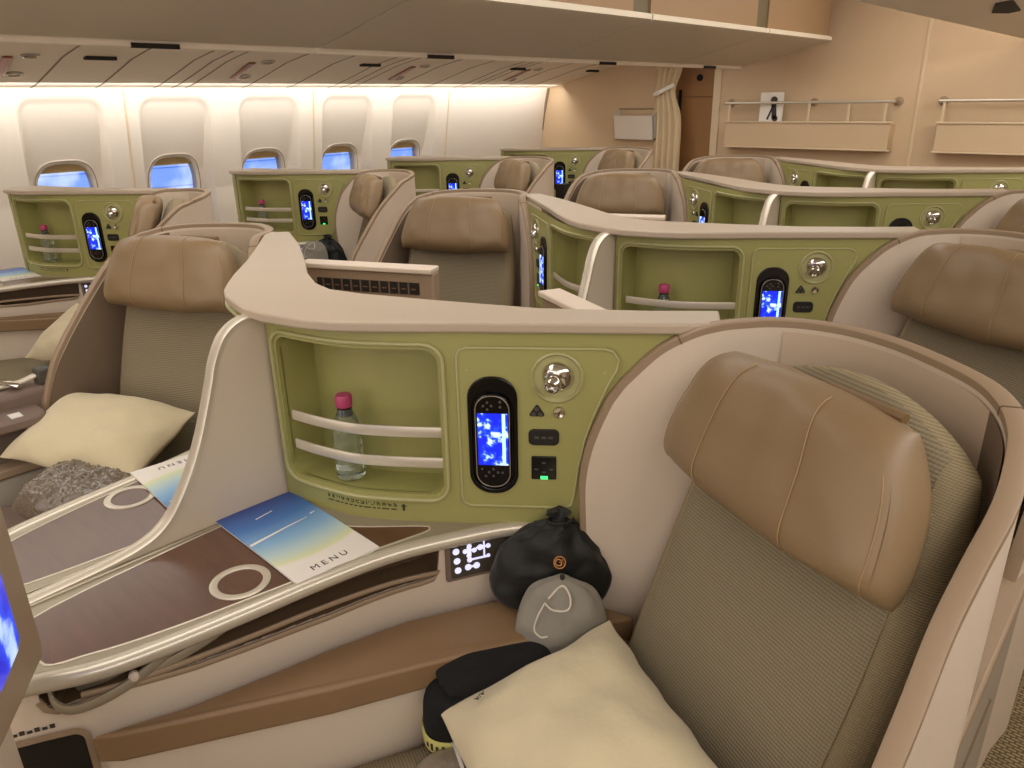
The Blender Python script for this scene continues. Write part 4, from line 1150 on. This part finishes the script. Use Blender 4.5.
# racks with rails
def rack(x0, x1, label):
    root = thing('bulkhead_rack', ((x0+x1)/2, 4.76, 1.09), label, 'magazine rack', 'bulkhead racks')
    mb = MB(); mb.box(x0, x1, 4.722, 4.735, 1.10, 1.245); mb.box(x0, x1, 4.722, 4.80, 1.095, 1.107)
    for x in (x0, x1-.01): mb.prism([(4.80, 1.097), (4.725, 1.097), (4.725, 1.243), (4.80, 1.243)], x, x+.01, mp=lambda y, z, q: V(q, y, z))
    build(mb, 'rack_tray', M['bulk'], root, bevel=.003)
    mb = MB(); mb.box(x0-.004, x1+.004, 4.714, 4.738, 1.243, 1.253); build(mb, 'rack_lip', M['bulktrim'], root, bevel=.003)
    mb = MB(); mb.box(x0-.006, x1+.012, 4.712, 4.73, 1.092, 1.102); build(mb, 'rack_base', M['bulktrim'], root, bevel=.003)
    mb = MB(); mb.tube([V(x0-.01, 4.725, 1.36), V(x1+.005, 4.725, 1.36)], .0085, 10)
    rl = build(mb, 'rail', M['silver'], root)
    for x in [x0+.02, (x0+x1)/2+.03, x1-.04] + ([x0+(x1-x0)*.76] if x1-x0 < 1.1 else []):
        mb = MB(); mb.box(x-.007, x+.007, 4.722, 4.728, 1.25, 1.355); build(mb, 'post', M['bulktrim'], root)
    for x in (x0-.004, (x0+x1)/2+.03, x1+.002):
        mb = MB(); mb.tube([V(x, 4.80, 1.36), V(x, 4.725, 1.36)], .008, 8); mb.lathe([(.024, 0), (.024, .01), (.012, .014), (0, .014)], V(x, 4.80, 1.36), (0, -1, 0), 16); build(mb, 'rail_bracket', M['taupe'], root)
    return root
rack(-1.345, -.335, 'long bulkhead rack with rail holding a white booklet')
rack(-.10, 1.0, 'bulkhead rack with rail at the right edge of the picture')
root = thing('booklet', (-1.06, 4.76, 1.107), 'white booklet with dark drawing standing behind the bulkhead rail', 'booklet')
mb = MB(); mb.box(-1.135, -.99, 4.755, 4.775, 1.107, 1.42); build(mb, 'booklet_cover', M['white'], root, bevel=.002)
mb = MB(); mb.prism(circ(-1.045, 1.375, .022, 14), 4.752, 4.7552, mp=lambda x, z, y: V(x, y, z))
mb.prism([(-1.06, 1.36), (-1.03, 1.36), (-1.02, 1.27), (-1.05, 1.265)], 4.752, 4.7552, mp=lambda x, z, y: V(x, y, z))
mb.prism([(-1.05, 1.35), (-1.04, 1.35), (-1.075, 1.26), (-1.085, 1.265)], 4.752, 4.7552, mp=lambda x, z, y: V(x, y, z))
mb.prism(circ(-1.03, 1.268, .018, 12), 4.752, 4.7552, mp=lambda x, z, y: V(x, y, z))
build(mb, 'cover_drawing', M['ink'], root)

# unseen closures of the cabin (right side, front) keep the lamp light inside
mb = MB(); mb.box(3.0, 3.05, -1.6, 5.3, 0, 2.05); struct(build(mb, 'wall_right', M['wall'], None))
mb = MB(); mb.box(-3.1, 3.1, -1.65, -1.6, 0, 2.05); struct(build(mb, 'wall_front', M['bulk'], None))
mb = MB(); mb.box(-3.6, -1.40, 5.30, 5.34, 0, 2.05); struct(build(mb, 'wall_galley', M['bulk'], None))

# outside
mb = MB(); mb.box(-24, -18, -14, 40, -5, 4.5)
o = build(mb, 'terminal_building', M['facade'], None, base=(-21, 13, -5)); tag(o, 'blue-lit terminal building outside the windows', 'building')
mb = MB(); mb.box(-18.4, -17.9, -14, 40, .35, .75); mb.box(-18.4, -17.9, -14, 40, -2.6, -2.2)
c = build(mb, 'facade_band', M['white'], None, base=(-21, 13, -5)); c.parent = o; c.location = (0, 0, 0)
mb = MB(); mb.box(-60, -3.6, -60, 80, -5.1, -5.0); tag(build(mb, 'apron', mat('apron_concrete', '#4a5878', .8), None), 'apron', None, kind='structure')

# ------------------------------------------------------------------ light
def area(name, loc, rot, sx, sy, power, col):
    l = bpy.data.lights.new(name, 'AREA'); l.shape = 'RECTANGLE'; l.size = sx; l.size_y = sy; l.energy = power; l.color = col
    o = bpy.data.objects.new(name, l); COL.objects.link(o); o.location = loc; o.rotation_euler = rot; return o
WARM = (1, .965, .915); SOFT = (1, .965, .92)
area('aisle_ceiling_lamp', (1.6, 1.4, 1.87), (0, math.radians(12), 0), .8, 5.6, 50, WARM)
area('centre_ceiling_lamp', (-.2, 1.6, 2.0), (0, 0, 0), .6, 5.6, 27, WARM)
area('left_aisle_lamp', (-1.55, 1.9, 1.655), (0, 0, 0), .5, 5., 18, WARM)
area('wall_wash_lamp', (-2.74, 2.1, 1.488), (0, math.radians(35), 0), .05, 5.3, 11.5, SOFT)
area('bulkhead_lamp', (1.2, 3.9, 1.86), (math.radians(35), 0, 0), 1.2, .5, 17, WARM)
area('galley_lamp', (-2.3, 5.15, 1.9), (0, 0, 0), .8, .2, 8, WARM)
area('forward_fill_lamp', (.6, -1.5, 1.15), (math.radians(90), 0, 0), 3.2, 1.3, 17, WARM)  # unseen fill added behind the camera, brightens bin faces and forward-facing surfaces
w = bpy.data.worlds.new('dusk'); SC.world = w; w.use_nodes = True
w.node_tree.nodes['Background'].inputs[0].default_value = (.16, .26, .62, 1); w.node_tree.nodes['Background'].inputs[1].default_value = .5

# ------------------------------------------------------------------ camera
cam = bpy.data.cameras.new('camera'); co = bpy.data.objects.new('camera', cam); COL.objects.link(co)
F_, TH_, PSI, RHO = 746.86, .3628, .7419, -.0177
fh = V(-math.sin(PSI), math.cos(PSI), 0); r0 = V(math.cos(PSI), math.sin(PSI), 0); u0 = V(0, 0, 1)
fw = fh*math.cos(TH_)-u0*math.sin(TH_); up0 = fh*math.sin(TH_)+u0*math.cos(TH_)
rt = r0*math.cos(RHO)+up0*math.sin(RHO); up = up0*math.cos(RHO)-r0*math.sin(RHO)
co.matrix_world = frame((1.0696, 0, 1.4), rt, up, -fw)
cam.sensor_width = 36; cam.lens = F_/1024*36; cam.clip_start = .02
SC.camera = co
SC.view_settings.view_transform = 'Standard'; SC.view_settings.look = 'None'; SC.view_settings.gamma = 1
SC.view_settings.use_curve_mapping = False; SC.view_settings.exposure = .1
for o in bpy.data.objects:
    if '_w' in o: del o['_w']
